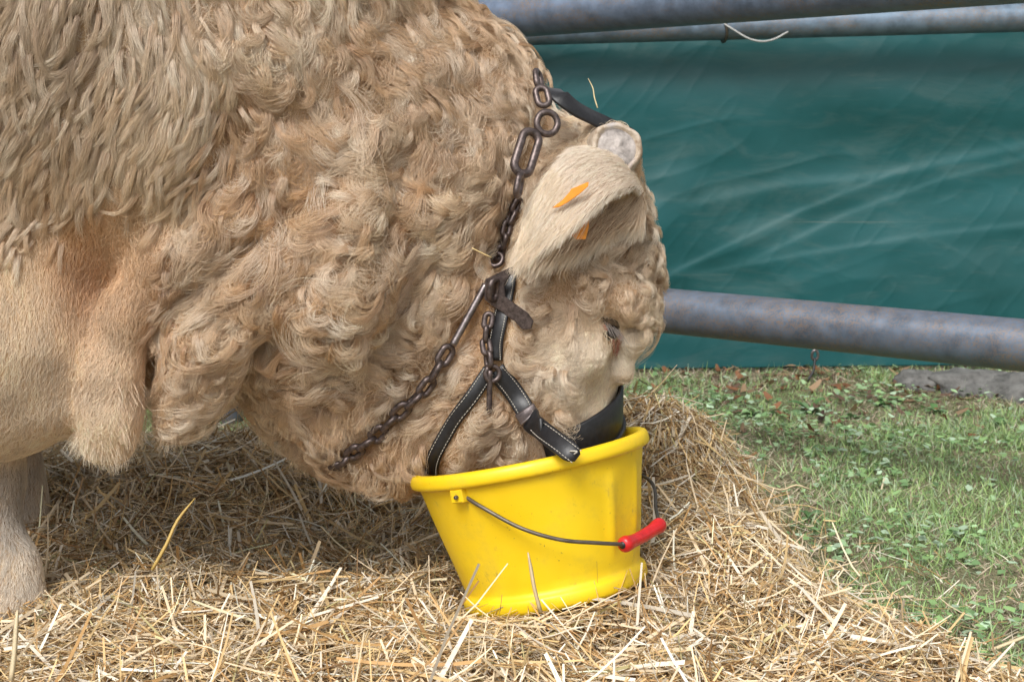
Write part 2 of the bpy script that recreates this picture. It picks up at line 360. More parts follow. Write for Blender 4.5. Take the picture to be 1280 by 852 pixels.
def straight_pipe(name, a, b_, ext_a, ext_b, r, mat, label):
    a = np.array(a); b_ = np.array(b_); d = norm(b_ - a); p0 = a - d * ext_a; p1 = b_ + d * ext_b
    path = p0 + np.linspace(0, 1, 40)[:, None] * (p1 - p0)
    return tag(tube(name, path, r, mat, None, 40), label, 'pipe')
straight_pipe('metal_rail', P(660, 17, 3.815), P(1280, -33, 3.0), 1.6, 0.9, 0.060, M['pipe_a'], 'thick galvanised rail running across the top of the picture')
straight_pipe('metal_rail', P(830, 388, 3.55), P(1280, 431.5, 3.0), 2.2, 0.9, 0.0565, M['pipe_b'], 'weathered grey rail low behind the bull\'s head and above the grass')
straight_pipe('frame_pipe', P(660, 39, 4.53), P(1280, 22, 4.50), 2.4, 1.3, 0.044, M['pipe_c'], 'thinner grey pipe along the top edge of the tarpaulin')
pz = np.linspace(-0.2, 1.2, 14); pb = P(285, 530, 3.9)
tag(tube('fence_post', np.stack([0 * pz + pb[0], 0 * pz + 3.9, pz], -1), 0.040, M['pipe_b'], None, 28), 'grey round post standing in the grass behind the dewlap', 'post')
# cord knotted round the frame pipe
cc = thing('tie_cord', 'pale cord looped over the thin pipe above the tarpaulin', 'cord', P(930, 45, 4.48))
pc = 0.5 * (P(905, 33, 4.52) + P(905, 33, 4.52)); ang = np.linspace(0, 2 * math.pi, 22, endpoint=False)
tube('band', np.stack([pc[0] + 0.004 * np.sin(2 * ang), pc[1] + 0.048 * np.cos(ang), pc[2] + 0.048 * np.sin(ang)], -1), 0.0045, M['wire'], cc, 8, True)
tube('loose_end', catmull([P(905, 30, 4.47), P(918, 38, 4.465), P(935, 48, 4.46), P(952, 52, 4.455), P(968, 49, 4.46), P(985, 40, 4.472)], 24), 0.0031, M['cord'], cc, 8)
# small tie hanging at the tarpaulin's hem
tt = thing('tarp_tie', 'small metal eyelet and black tie at the tarpaulin hem', 'tie', P(1018, 455, 4.5))
ey = P(1019, 444, 4.53); tube('eyelet', np.stack([ey[0] + 0.010 * np.cos(ang), 0 * ang + ey[1] + 0.004, ey[2] + 0.016 * np.sin(ang)], -1), 0.0045, M['steel'], tt, 8, True)
tube('tie', catmull([P(1019, 447, 4.52), P(1018, 456, 4.51), P(1016, 465, 4.50), P(1009, 476, 4.49)], 14), 0.004, M['leather'], tt, 6)

# rocks at the foot of the tarpaulin
def rock(px, py, Y, sx, sy, sz, seed, label):
    bm = bmesh.new(); bmesh.ops.create_icosphere(bm, subdivisions=4, radius=1)
    co = np.array([v.co[:] for v in bm.verts]); k = 0.55 + 0.7 * vnoise(co * 1.6 + seed, seed) + 0.35 * vnoise(co * 4 + seed, seed + 1) + 0.2 * vnoise(co * 9, seed + 2)
    for v, kk in zip(bm.verts, k): v.co = Vector((v.co.x * kk * sx, v.co.y * kk * sy, v.co.z * kk * sz))
    me = bpy.data.meshes.new('rock'); bm.to_mesh(me); bm.free(); o = link_mesh('rock', me, M['stone']); o.location = P(px, py, Y); o.location.z = -sz * 0.1
    tag(o, label, 'rock', 'rocks behind the rail')
rock(1148, 480, 4.45, 0.075, 0.07, 0.045, 3, 'pale low rock at the left end of the row behind the rail')
rock(1215, 478, 4.40, 0.11, 0.09, 0.055, 8, 'middle rock half hidden under the weathered low rail')
rock(1285, 487, 4.30, 0.13, 0.10, 0.06, 14, 'rock cut by the right edge of the picture')

# ------------------------------------------------------------------ blades: straw and grass
def blades(c, d, up, L, w, bend, segs, col, tipw=0.3, tri=False, col_tip=None):
    """many thin strips (or three-sided stalks) as arrays; c = root point, d = direction, up = bending side"""
    n = len(c); side = norm(np.cross(d, up)); up = np.cross(side, d)
    t = np.linspace(0, 1, segs + 1)
    ctr = c[:, None] + d[:, None] * (L[:, None] * t)[..., None] + up[:, None] * (bend[:, None] * L[:, None] * (t ** 2 - (t if tri else 0)))[..., None]
    ww = w[:, None] * (1 - (1 - tipw) * t ** 2)[None]
    if tri:
        offs = [(math.cos(a), math.sin(a)) for a in (0.5, 2.6, 4.7)]; k = 3
    else:
        offs = [(-1, 0), (1, 0)]; k = 2
    V = np.stack([ctr + side[:, None] * (a * 0.5 * ww)[..., None] + up[:, None] * (b_ * 0.5 * ww)[..., None] for a, b_ in offs], 2)   # n, segs+1, k, 3
    base = (np.arange(n) * (segs + 1) * k)[:, None]
    q = []
    for s_ in range(segs):
        for j in range(k if tri else 1):
            l = (j + 1) % k; q.append([s_ * k + j, s_ * k + l, (s_ + 1) * k + l, (s_ + 1) * k + j])
    F = (base[:, None] + np.array(q)[None]).reshape(-1, 4)
    cc_ = np.repeat(col[:, None], (segs + 1) * k, 1)
    if col_tip is not None:
        tt_ = np.repeat(t, k)[None, :, None]; cc_ = cc_ * (1 - tt_) + col_tip[:, None] * tt_
    return V.reshape(-1, 3), F, cc_.reshape(-1, 3)
def join(parts):
    V, F, K, o = [], [], [], 0
    for v, f, k in parts: V.append(v); F.append(f + o); K.append(k); o += len(v)
    return np.concatenate(V), np.concatenate(F), np.concatenate(K)
def pick(pal, wts, n, jit=0.18):
    pal = np.array(pal); i = rng.choice(len(pal), n, p=np.array(wts) / sum(wts)); return np.clip(pal[i] * (1 + jit * rng.standard_normal((n, 1))), 0.01, 0.9)

# straw bed: base sheet, then the loose stalks
bx = np.linspace(-2.2, 1.25, 140); by = np.linspace(0.9, 3.7, 120); BX, BY = np.meshgrid(bx, by, indexing='ij')
BZ = bed_h(BX, BY); BZ = np.where(BZ < 0.02, -0.08, BZ - 0.024 - 0.03 * (np.hypot(BX - b0[0], BY - b0[1]) < 0.2))
tag(link_mesh('straw_bed', np_mesh('straw_bed', np.stack([BX, BY, BZ], -1).reshape(-1, 3), grid_faces(*BX.shape)), M['straw_mat']), kind='structure')

STRAW = [(0.74, 0.60, 0.41), (0.64, 0.46, 0.23), (0.80, 0.72, 0.59), (0.46, 0.28, 0.12), (0.26, 0.15, 0.065), (0.48, 0.42, 0.21)]
def straw_set(n, Lr, wr, segs, tri, pitch_sd, poke, lo, hi, weights, xr=(-1.25, 1.15), yr=(1.3, 3.5)):
    x = rng.uniform(*xr, n * 2); y = rng.uniform(*yr, n * 2)
    ed = bed_edge(y); over = x - ed
    keep = (over < 0) | (rng.random(n * 2) < 0.30 * np.exp(-np.maximum(over, 0) / 0.07)); keep &= np.hypot(x - b0[0], y - b0[1]) > 0.08
    x, y = x[keep][:n], y[keep][:n]; n = len(x)
    z = np.maximum(bed_h(x, y), ground_z(x, y) + 0.02) + rng.uniform(lo, hi, n)
    e = 0.02; gxn = (bed_h(x + e, y) - bed_h(x - e, y)) / (2 * e); gyn = (bed_h(x, y + e) - bed_h(x, y - e)) / (2 * e)
    th = rng.uniform(0, 2 * math.pi, n) * 0.75 + 2.2 * vnoise(np.stack([x * 2.5, y * 2.5, 0 * x], -1), 31) * math.pi
    ph = rng.normal(0, pitch_sd, n); up_ = rng.random(n) < poke; ph = np.where(up_, rng.uniform(0.4, 1.25, n), ph)
    dx, dy = np.cos(th), np.sin(th); dz = dx * gxn + dy * gyn
    d = norm(np.stack([dx * np.cos(ph), dy * np.cos(ph), dz * np.cos(ph) + np.sin(ph)], -1))
    L = rng.uniform(*Lr, n) * np.where(up_, 0.34, 1); w = rng.uniform(*wr, n)
    c = np.stack([x, y, z], -1) - d * (L * np.where(up_, 0.15, 0.5))[:, None]
    # stalks never run through the bucket: shorten those that point at it
    bad = np.zeros(n, bool)
    for f_ in np.linspace(0, 1, 7): bad |= in_bucket(c + d * (L * f_)[:, None])
    g = ~bad; c, d, L, w = c[g], d[g], L[g], w[g]; n = len(c)
    upv = norm(np.stack([rng.normal(0, 0.5, n), rng.normal(0, 0.5, n), np.ones(n)], -1))
    col = pick(STRAW, weights, n)
    kink = rng.random(n) < 0.3; bnd = rng.normal(0, 0.18, n) + kink * rng.normal(0, 0.35, n)
    return blades(c, d, upv, L, w, bnd, segs, col, 0.7, tri)
parts = [straw_set(22000, (0.04, 0.17), (0.0015, 0.0034), 4, True, 0.17, 0.012, -0.02, 0.016, [4, 3.4, 1.6, 1.6, .6, .3]),
         straw_set(44000, (0.03, 0.13), (0.0015, 0.0042), 3, False, 0.22, 0.025, -0.025, 0.016, [4, 3.4, 1.8, 2, .8, .4]),
         straw_set(60000, (0.015, 0.06), (0.0010, 0.0030), 2, False, 0.38, 0.10, -0.022, 0.018, [4, 3, 2.4, 2.4, 1.0, .4]),
         straw_set(2200, (0.07, 0.20), (0.0045, 0.0075), 5, False, 0.13, 0.006, 0.0, 0.02, [4, 2, 3, 1, .3, .2])]
V, F, K = join(parts)
st = tag(link_mesh('loose_straw', np_mesh('loose_straw', V, F, K), M['straw']), 'loose golden straw spread thickly under the bull and the bucket', 'straw', kind='stuff')

# grass
def in_grass(x, y): return (x > bed_edge(y) - 0.05) | (y > 3.25)
def grass_pts(n, xr, yr, dens=None):
    x = rng.uniform(*xr, n); y = rng.uniform(*yr, n); k = in_grass(x, y)
    if dens is not None: k &= rng.random(n) < dens(x, y)
    x, y = x[k], y[k]; return x, y, ground_z(x, y)
def patch(x, y, seed, sc): return vnoise(np.stack([x * sc, y * sc, 0 * x], -1), seed)
def dry(x, y): return smooth(0.42, 0.60, patch(x, y, 41, 3.3) * 0.6 + patch(x, y, 42, 9) * 0.4)
GREEN = [(0.28, 0.42, 0.16), (0.36, 0.50, 0.19), (0.20, 0.32, 0.13), (0.45, 0.54, 0.32), (0.38, 0.49, 0.32)]
TAN = [(0.56, 0.46, 0.34), (0.46, 0.37, 0.26), (0.66, 0.58, 0.46), (0.34, 0.26, 0.19)]
gp = []
for n, xr, yr in ((110000, (0.3, 2.1), (1.9, 4.75)), (26000, (-1.7, 0.3), (3.2, 4.8)), (16000, (1.0, 2.8), (0.9, 4.0))):
    x, y, z = grass_pts(n, xr, yr); n = len(x); dr = dry(x, y); isd = rng.random(n) < 0.24 + 0.5 * dr
    keep = rng.random(n) > 0.35 * dr; x, y, z, isd, dr = x[keep], y[keep], z[keep], isd[keep], dr[keep]; n = len(x)
    th = rng.uniform(0, 2 * math.pi, n); ph = np.where(isd, rng.uniform(0.05, 0.8, n), rng.uniform(0.35, 1.4, n))
    d = np.stack([np.cos(th) * np.cos(ph), np.sin(th) * np.cos(ph), np.sin(ph)], -1)
    L = rng.uniform(0.012, 0.045, n) * (0.6 + 0.8 * patch(x, y, 44, 4)) * np.where(isd, 1.1, 1); w = rng.uniform(0.0016, 0.0036, n)
    col = np.where(isd[:, None], pick(TAN, [3, 3, 2, 2], n), pick(GREEN, [3, 3, 2, 1.4, 1.5], n))
    gp.append(blades(np.stack([x, y, z - 0.004], -1), d, np.tile([0.05, 0.03, -1.0], (n, 1)) + rng.normal(0, .3, (n, 3)), L, w, rng.uniform(0.0, 0.5, n), 2, col, 0.2))
# small round clover-like leaves lying between the blades
x, y, z = grass_pts(12000, (0.2, 2.4), (1.9, 4.75), lambda x, y: 0.15 + 0.85 * smooth(0.5, 0.62, patch(x, y, 47, 3.6))); n = len(x)
th = rng.uniform(0, 2 * math.pi, n); ph = rng.uniform(-0.1, 0.5, n); d = np.stack([np.cos(th) * np.cos(ph), np.sin(th) * np.cos(ph), np.sin(ph)], -1)
L = rng.uniform(0.009, 0.022, n); cl = pick([(0.26, 0.42, 0.17), (0.34, 0.50, 0.27), (0.44, 0.58, 0.41), (0.19, 0.32, 0.14)], [3, 3, 2, 2], n)
gp.append(blades(np.stack([x, y, z + rng.uniform(0.006, 0.03, n)], -1), d, np.tile([0., 0, 1], (n, 1)) + rng.normal(0, .2, (n, 3)), L, L * 0.8, rng.uniform(-.3, .1, n), 2, cl, 0.5))
# brown leaf litter at the foot of the tarpaulin
x, y, z = grass_pts(2600, (0.2, 2.4), (3.6, 4.7), lambda x, y: 0.12 + 0.5 * smooth(4.0, 4.5, y)); n = len(x); th = rng.uniform(0, 6.28, n)
d = np.stack([np.cos(th), np.sin(th), rng.uniform(-.1, .4, n)], -1); L = rng.uniform(0.015, 0.045, n)
gp.append(blades(np.stack([x, y, z + rng.uniform(0.005, 0.02, n)], -1), norm(d), np.tile([0., 0, 1], (n, 1)) + rng.normal(0, .25, (n, 3)), L, L * 0.5, rng.uniform(-.4, .4, n), 3, pick([(0.22, 0.10, 0.05), (0.30, 0.20, 0.12), (0.16, 0.10, 0.07)], [2, 2, 2], n), 0.4))
V, F, K = join(gp)
tag(link_mesh('grass', np_mesh('grass', V, F, K), M['grass']), 'short mixed grass with dry patches beside the straw', 'grass', kind='stuff')

# broad-leaved weeds
def weed(px, py, Y, size, nl, seed, label):
    r = np.random.default_rng(seed); base = P(px, py, Y); base[2] = 0.0
    t = thing('broadleaf_weed', label, 'weed', base, 'broad-leaved weeds in the grass')
    for i in range(nl):
        a = i / nl * 6.28 + r.uniform(-.4, .4); L = size * r.uniform(.7, 1.15); W = L * r.uniform(.36, .5); el = r.uniform(.15, 1.1)
        d = np.array([math.cos(a) * math.cos(el), math.sin(a) * math.cos(el), math.sin(el)]); sd = np.array([-math.sin(a), math.cos(a), 0]); upn = np.cross(d, sd)
        V = []; ns = 7
        for k in range(ns):
            u = k / (ns - 1); w = W * (0.10 + 0.9 * math.sin(math.pi * min(1, u * 0.93 + 0.05)) ** 0.8) * (1 + 0.12 * math.sin(9 * u + i)); c = d * L * u - np.array([0, 0, 1]) * L * 0.45 * u * u
            for sgn in (-1, 0, 1): V.append(c + sd * sgn * w / 2 + upn * (0.10 * w if sgn else -0.02 * w))
        F = [(k * 3 + j, k * 3 + j + 1, k * 3 + 4 + j, k * 3 + 3 + j) for k in range(ns - 1) for j in (0, 1)]
        colr = np.array([(0.13, 0.25, 0.09), (0.20, 0.33, 0.16), (0.10, 0.20, 0.07)])[r.integers(3)] * r.uniform(.8, 1.2)
        o = link_mesh('leaf', np_mesh('leaf', V, F, np.tile(colr, (len(V), 1))), M['grass'], t)
for a in ((1012, 500, 4.05, 0.085, 8, 1, 'large-leaved pale weed below the eyelet of the tarpaulin'),
          (1065, 512, 3.95, 0.050, 7, 2, 'low weed cluster just right of the large-leaved weed'),
          (1105, 490, 4.15, 0.055, 6, 3, 'small weed in the brown leaf litter near the pale rock'),
          (1170, 500, 4.05, 0.055, 7, 4, 'leafy weed in front of the rocks'),
          (1250, 520, 3.85, 0.060, 8, 5, 'dense weed near the right edge below the low rail'),
          (940, 500, 4.0, 0.050, 7, 6, 'spreading weed in the grass behind the straw heap'),
          (860, 495, 4.1, 0.050, 7, 7, 'weed close to the bull\'s face under the tarpaulin'),
          (1010, 640, 2.95, 0.040, 6, 8, 'dark clover-like weed at the edge of the straw')): weed(*a)

# ------------------------------------------------------------------ the bull: one continuous body grown from a distance field
HX = 0.0125; GO = np.array([-2.95, 1.68, -0.06]); GN = (264, 114, 142)
ax = [GO[i] + HX * np.arange(GN[i]) for i in range(3)]
QX, QY, QZ = np.meshgrid(*[a.astype(np.float32) for a in ax], indexing='ij')
field = np.full(GN, 10, np.float32)
def smin(a, b_, k):
    h = np.clip(0.5 + 0.5 * (b_ - a) / k, 0, 1); return b_ * (1 - h) + a * h - k * h * (1 - h)
def cone(a, ra, b_, rb, ky):
    a = np.array(a, float); b_ = np.array(b_, float); yc = 0.5 * (a[1] + b_[1])
    s_ = np.array([1, ky, 1]); A = a * s_; B = b_ * s_; d = B - A; L2 = max(float(d @ d), 1e-9)
    x, y, z = QX - A[0], QY * ky - A[1], QZ - A[2]
    t = np.clip((x * d[0] + y * d[1] + z * d[2]) / L2, 0, 1)
    return np.sqrt((x - t * d[0]) ** 2 + (y - t * d[1]) ** 2 + (z - t * d[2]) ** 2) - (ra + t * (rb - ra))
def chain_add(pts, ky=1.0, k=0.05, world_pts=False):
    """pts: photo x, y, depth, radius in photo pixels (or world x, y, z, radius)"""
    global field
    q = []
    for p in pts:
        if world_pts: q.append((np.array(p[:3]), p[3]))
        else: q.append((P(*p[:3]), p[3] * p[2] / FPX))
    if len(q) == 1: q = q * 2
    for (a, ra), (b_, rb) in zip(q[:-1], q[1:]): field = smin(field, cone(a, ra, b_, rb, ky).astype(np.float32), k)
# trunk
chain_add([(-2.35, 2.42, 0.98, 0.42), (-1.7, 2.42, 0.92, 0.47), (-0.95, 2.40, 0.92, 0.50), (-0.58, 2.38, 0.95, 0.50)], 1.18, 0.08, True)
# neck
chain_add([(200, 40, 2.37, 385), (400, 210, 2.36, 262), (520, 190, 2.34, 178)], 1.12, 0.08)
chain_add([(400, 240, 2.36, 250), (480, 410, 2.33, 170), (548, 400, 2.31, 150)], 1.05, 0.08)
chain_add([(345, 305, 2.32, 160), (420, 435, 2.31, 88)], 1.0, 0.06)
# skull, muzzle
chain_add([(726, 208, 2.29, 64), (718, 300, 2.28, 90), (712, 380, 2.27, 100), (690, 500, 2.24, 74), (668, 640, 2.20, 64)], 0.84, 0.05)
chain_add([(640, 430, 2.21, 88), (600, 500, 2.20, 72), (560, 540, 2.20, 60), (490, 565, 2.20, 35)], 1.0, 0.05)
# brow, lower lid, cheek bone
chain_add([(752, 368, 2.150, 34), (776, 374, 2.145, 32), (796, 388, 2.18, 26)], 1, 0.02); chain_add([(728, 440, 2.145, 46), (700, 490, 2.15, 40)], 1, 0.025); chain_add([(789, 430, 2.165, 27), (776, 462, 2.18, 24)], 1, 0.015)
_e = P(761, 416, 2.095); _d = np.sqrt((QX - _e[0]) ** 2 + (QY - _e[1]) ** 2 + ((QZ - _e[2]) * 0.75) ** 2) - 0.021; field = -smin(-field, _d.astype(np.float32), 0.012)
del _d
chain_add([(762, 195, 2.20, 36)], 1, 0.02)
# shoulder, forearm, brisket folds, dewlap
chain_add([(-90, 60, 2.08, 140), (-75, 250, 2.07, 105), (-90, 380, 2.08, 70)], 1, 0.03)
chain_add([(10, 220, 2.16, 120), (8, 330, 2.12, 112), (0, 420, 2.11, 118), (12, 485, 2.12, 88)], 1, 0.06)
chain_add([(-90, 360, 2.18, 150), (0, 470, 2.14, 92)], 1, 0.05)
chain_add([(55, 260, 2.11, 55), (45, 400, 2.09, 62), (72, 490, 2.09, 46)], 1, 0.05)
chain_add([(118, 392, 2.10, 30), (108, 440, 2.09, 34), (98, 492, 2.09, 36)], 1, 0.05)
chain_add([(95, 400, 2.31, 105), (110, 470, 2.27, 76)], 1, 0.05)
chain_add([(300, 270, 2.04, 45), (212, 322, 2.05, 38), (160, 392, 2.045, 25), (140, 470, 2.045, 25), (143, 520, 2.05, 28), (146, 553, 2.055, 24)], 1, 0.03)
chain_add([(132, 500, 2.06, 24), (122, 556, 2.065, 20)], 1, 0.03)
chain_add([(285, 375, 2.32, 95), (250, 460, 2.26, 52)], 1, 0.05)
chain_add([(430, 270, 2.07, 55), (340, 345, 2.06, 50), (260, 420, 2.07, 44), (226, 512, 2.09, 36)], 1, 0.022)
chain_add([(520, 270, 2.10, 40), (430, 370, 2.05, 42), (365, 445, 2.12, 36)], 1, 0.05)
chain_add([(350, 462, 2.2, 26), (400, 505, 2.2, 26), (470, 546, 2.2, 32)], 1, 0.04)
# forelegs, hind legs
chain_add([(-40, 470, 2.20, 80), (-14, 600, 2.19, 38), (-10, 665, 2.17, 32), (8, 708, 2.15, 37), (16, 750, 2.13, 40)], 1, 0.03)
chain_add([(-0.95, 2.62, 0.55, 0.13), (-0.97, 2.62, 0.32, 0.065), (-0.96, 2.62, 0.18, 0.05), (-0.93, 2.61, 0.06, 0.065)], 1, 0.05, True)
for yy in (2.18, 2.66): chain_add([(-2.35, yy, 0.8, 0.2), (-2.30, yy, 0.6, 0.12), (-2.52, yy, 0.38, 0.065), (-2.47, yy, 0.18, 0.05), (-2.42, yy, 0.06, 0.065)], 1, 0.06, True)
# soft lumps under the coat
qq = np.stack([QX, QY, QZ], -1); ipx, ipy = to_px(qq.reshape(-1, 3)); ipx = ipx.reshape(GN); ipy = ipy.reshape(GN)
curlw = smooth(170, 330, ipx - 0.25 * (260 - ipy).clip(-200, 300) * 0.4)
field -= (-0.011 * curlw + curlw * (0.020 * (vnoise(qq * 13, 51) - 0.5) + 0.014 * (vnoise(qq * 27, 52) - 0.5)) + (1 - curlw) * 0.022 * (vnoise(qq * [11, 11, 6], 53) - 0.5)).astype(np.float32)
al = np.array([-0.42, 0, -0.91]); ac = np.array([0.91, 0, -0.42])
def ridge(p):
    return vnoise(np.stack([p @ ac * 13 + 1.2 * vnoise(p * 5, 56), p[..., 1] * 5, p @ al * 3.6], -1), 54)
field -= (0.030 * smooth(60, 200, ipx) * smooth(700, 600, ipx) * smooth(520, 420, ipy) * (ridge(qq) - 0.5)).astype(np.float32)
del qq, ipx, ipy, curlw
grad = np.stack(np.gradient(field, HX), -1).astype(np.float32)

def surface_nets(f):
    ins = f < 0; nx, ny, nz = f.shape
    cnt = np.zeros((nx - 1, ny - 1, nz - 1), np.int8); pos = np.zeros((nx - 1, ny - 1, nz - 1, 3), np.float32)
    corner = [(a, b_, c) for a in (0, 1) for b_ in (0, 1) for c in (0, 1)]
    sl = lambda o: f[o[0]:nx - 1 + o[0], o[1]:ny - 1 + o[1], o[2]:nz - 1 + o[2]]
    for a in corner:
        for axx in range(3):
            if a[axx]: continue
            b_ = list(a); b_[axx] = 1; fa, fb = sl(a), sl(b_); cr = (fa < 0) != (fb < 0)
            t = np.where(cr, fa / np.where(cr, fa - fb, 1), 0); cnt += cr
            for j in range(3): pos[..., j] += cr * (a[j] + (t if j == axx else 0))
    act = cnt > 0; idx = np.full(act.shape, -1, np.int64); idx[act] = np.arange(act.sum())
    cell = np.argwhere(act); V = GO + HX * (cell + pos[act] / cnt[act][:, None])
    F = []
    for axx in range(3):
        o1, o2 = [(1, 2), (2, 0), (0, 1)][axx]
        e = [slice(None)] * 3; e2 = [slice(None)] * 3; e[axx] = slice(0, -1); e2[axx] = slice(1, None)
        cr = ins[tuple(e)] != ins[tuple(e2)]; p = np.argwhere(cr)
        ok = (p[:, o1] > 0) & (p[:, o2] > 0) & (p[:, o1] < f.shape[o1] - 1) & (p[:, o2] < f.shape[o2] - 1); p = p[ok]
        flip = ins[tuple(e)][tuple(p.T)]
        def cidx(d1, d2):
            q = p.copy(); q[:, o1] -= d1; q[:, o2] -= d2; return idx[tuple(q.T)]
        quad = np.stack([cidx(1, 1), cidx(0, 1), cidx(0, 0), cidx(1, 0)], -1); quad[~flip] = quad[~flip][:, ::-1]; F.append(quad)
    return V, np.concatenate(F)

def tri_lerp(arr, p):
    g = (p - GO) / HX; g = np.clip(g, 0, np.array(GN) - 1.001); i = g.astype(np.int32); f = (g - i).astype(np.float32); out = 0
    for a in (0, 1):
        for b_ in (0, 1):
            for c in (0, 1):
                w = (f[:, 0] if a else 1 - f[:, 0]) * (f[:, 1] if b_ else 1 - f[:, 1]) * (f[:, 2] if c else 1 - f[:, 2])
                v = arr[i[:, 0] + a, i[:, 1] + b_, i[:, 2] + c]; out = out + (w[:, None] * v if v.ndim > 1 else w * v)
    return out
def sdf(p):
    g = tri_lerp(grad, p); gl = np.linalg.norm(g, axis=1); return tri_lerp(field, p) / np.maximum(gl, 0.3), g / np.maximum(gl, 1e-6)[:, None]
def hit(px, py, off=0.0):
    """first point of the body along the sight line through a photo position, lifted by off"""
    a = P(px, py, 1.70).reshape(-1, 3); d = norm(a - CAM); p = a.copy()
    for _ in range(90):
        s_, n_ = sdf(p); p = p + d * (np.clip(s_ - 0.0005, -0.02, 0.05) * 0.7)[:, None]
        p[:, 1] = np.minimum(p[:, 1], 2.5)
    s_, n_ = sdf(p); return p + n_ * off, n_

bv, bf = surface_nets(field)
# ear: a cupped leaf, joined to the body mesh
EA = [[(803, 243, 2.15), (789, 235, 2.105), (762, 245, 2.06), (712, 288, 2.035), (666, 322, 2.045)], [(790, 214, 2.18), (766, 200, 2.16), (724, 195, 2.14), (682, 234, 2.105), (656, 298, 2.075)], [(806, 253, 2.165), (799, 275, 2.155), (772, 288, 2.14), (728, 310, 2.11), (674, 326, 2.065)]]
NU, NV = 34, 19
Ac, Bc, Cc = [catmull(np.array([P(*p) for p in row]), NU) for row in EA]
vv = np.linspace(0, 1, NV); ctl = 2 * Bc - 0.5 * (Ac + Cc)
ear = ((1 - vv) ** 2)[None, :, None] * Ac[:, None] + (2 * vv * (1 - vv))[None, :, None] * ctl[:, None] + (vv ** 2)[None, :, None] * Cc[:, None]
e_u = np.gradient(ear, axis=0); e_v = np.gradient(ear, axis=1); e_n = norm(np.cross(e_u, e_v))
ctr_in = 0.5 * (Ac + Cc)[:, None]; sgn = np.sign(np.sum(e_n * (ear - ctr_in), -1, keepdims=True)); e_n = e_n * np.where(np.mean(sgn) > 0, 1, -1)
th_e = 0.0035
eV = np.concatenate([(ear + e_n * th_e).reshape(-1, 3), (ear - e_n * th_e).reshape(-1, 3)]); g_ = grid_faces(NU, NV); off_ = NU * NV
eF = [g_, g_[:, ::-1] + off_]
ii = np.arange(NU * NV).reshape(NU, NV)
for line in (ii[:, 0], ii[::-1, -1], ii[-1, :], ii[0, ::-1]): eF.append(np.stack([line[:-1], line[1:], line[1:] + off_, line[:-1] + off_], -1))
eF = np.concatenate(eF)

# coat colour over the body: cream, warmer in the skin folds of brisket, greyish dust and painted shade on the shoulder
CREAM = np.array([0.76, 0.605, 0.41]); PALE = np.array([0.84, 0.765, 0.64]); GOLD = np.array([0.63, 0.37, 0.14]); DUST_SHADE = np.array([0.51, 0.38, 0.245]); RUST = np.array([0.50, 0.24, 0.08])
def coat_col(p, px, py):
    n1 = vnoise(p * 7, 61); n2 = vnoise(p * 19, 62)
    c = CREAM * (0.92 + 0.2 * n2)[:, None]
    c = c + (GOLD - c) * (0.55 * smooth(0.45, 0.75, n1))[:, None]
    st_ = smooth(0.56, 0.30, ridge(p)) * smooth(150, 260, px) * smooth(720, 560, px) * smooth(560, 400, py + 0.4 * (px - 430)); c = c + (GOLD * [0.95, 0.9, 0.8] - c) * (0.65 * st_)[:, None]  # golden root colour in the ridge valleys also paints in their shade
    dust_shade = smooth(330, 60, px + 0.4 * py) * smooth(300, 120, py) + 0.35 * smooth(430, 560, px) * smooth(300, 120, py) * smooth(720, 660, px); c = c + (DUST_SHADE - c) * (0.85 * np.clip(dust_shade, 0, 1))[:, None]  # upper-left darkness: overhead shade put into the coat colour, with greyish dust
    rust = np.exp(-(((px - 108) / 42) ** 2 + ((py - 340) / 60) ** 2)) + 0.5 * np.exp(-((px - 186) / 16) ** 2) * smooth(340, 400, py) + 0.6 * np.exp(-(((px - 205) / 35) ** 2 + ((py - 350) / 60) ** 2)); c = c + (RUST - c) * (0.75 * np.clip(rust, 0, 1))[:, None]
    pale = smooth(170, 60, px) * smooth(340, 520, py) * 0.7 + 0.4 * np.exp(-(((px - 145) / 35) ** 2 + ((py - 500) / 110) ** 2)) + 0.7 * np.exp(-(((px - 785) / 28) ** 2 + ((py - 432) / 32) ** 2)) + 0.75 * np.exp(-(((px - 724) / 40) ** 2 + ((py - 150) / 40) ** 2)) + 0.7 * np.exp(-(((px - 715) / 60) ** 2 + ((py - 445) / 60) ** 2))
    c = c + (PALE - c) * np.clip(pale, 0, 0.9)[:, None]
    fore = np.exp(-(((px - 780) / 70) ** 2 + ((py - 310) / 50) ** 2)); c = c + (DUST_SHADE * 1.05 - c) * (0.6 * fore)[:, None]
    leg = smooth(60, 20, px) * smooth(560, 590, py); c = c + (np.array([0.46, 0.415, 0.36]) - c) * (0.9 * leg)[:, None]; fet = leg * smooth(670, 705, py); c = c + (PALE - c) * (0.6 * fet)[:, None]
    return c
bpx, bpy_ = to_px(bv)
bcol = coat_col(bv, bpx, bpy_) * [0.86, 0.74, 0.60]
ecol = np.tile(np.array([0.72, 0.55, 0.43]), (len(eV), 1)); ecol[off_:] = (0.50, 0.33, 0.22)
bull = thing('bull', 'cream curly-coated bull with its head down in the yellow bucket', 'bull', (-1.2, 2.4, 0.06))
body = put(link_mesh('body', np_mesh('body', np.concatenate([bv, eV]), np.concatenate([bf, eF + len(bv)]), np.concatenate([bcol, ecol])), M['hide']), bull)

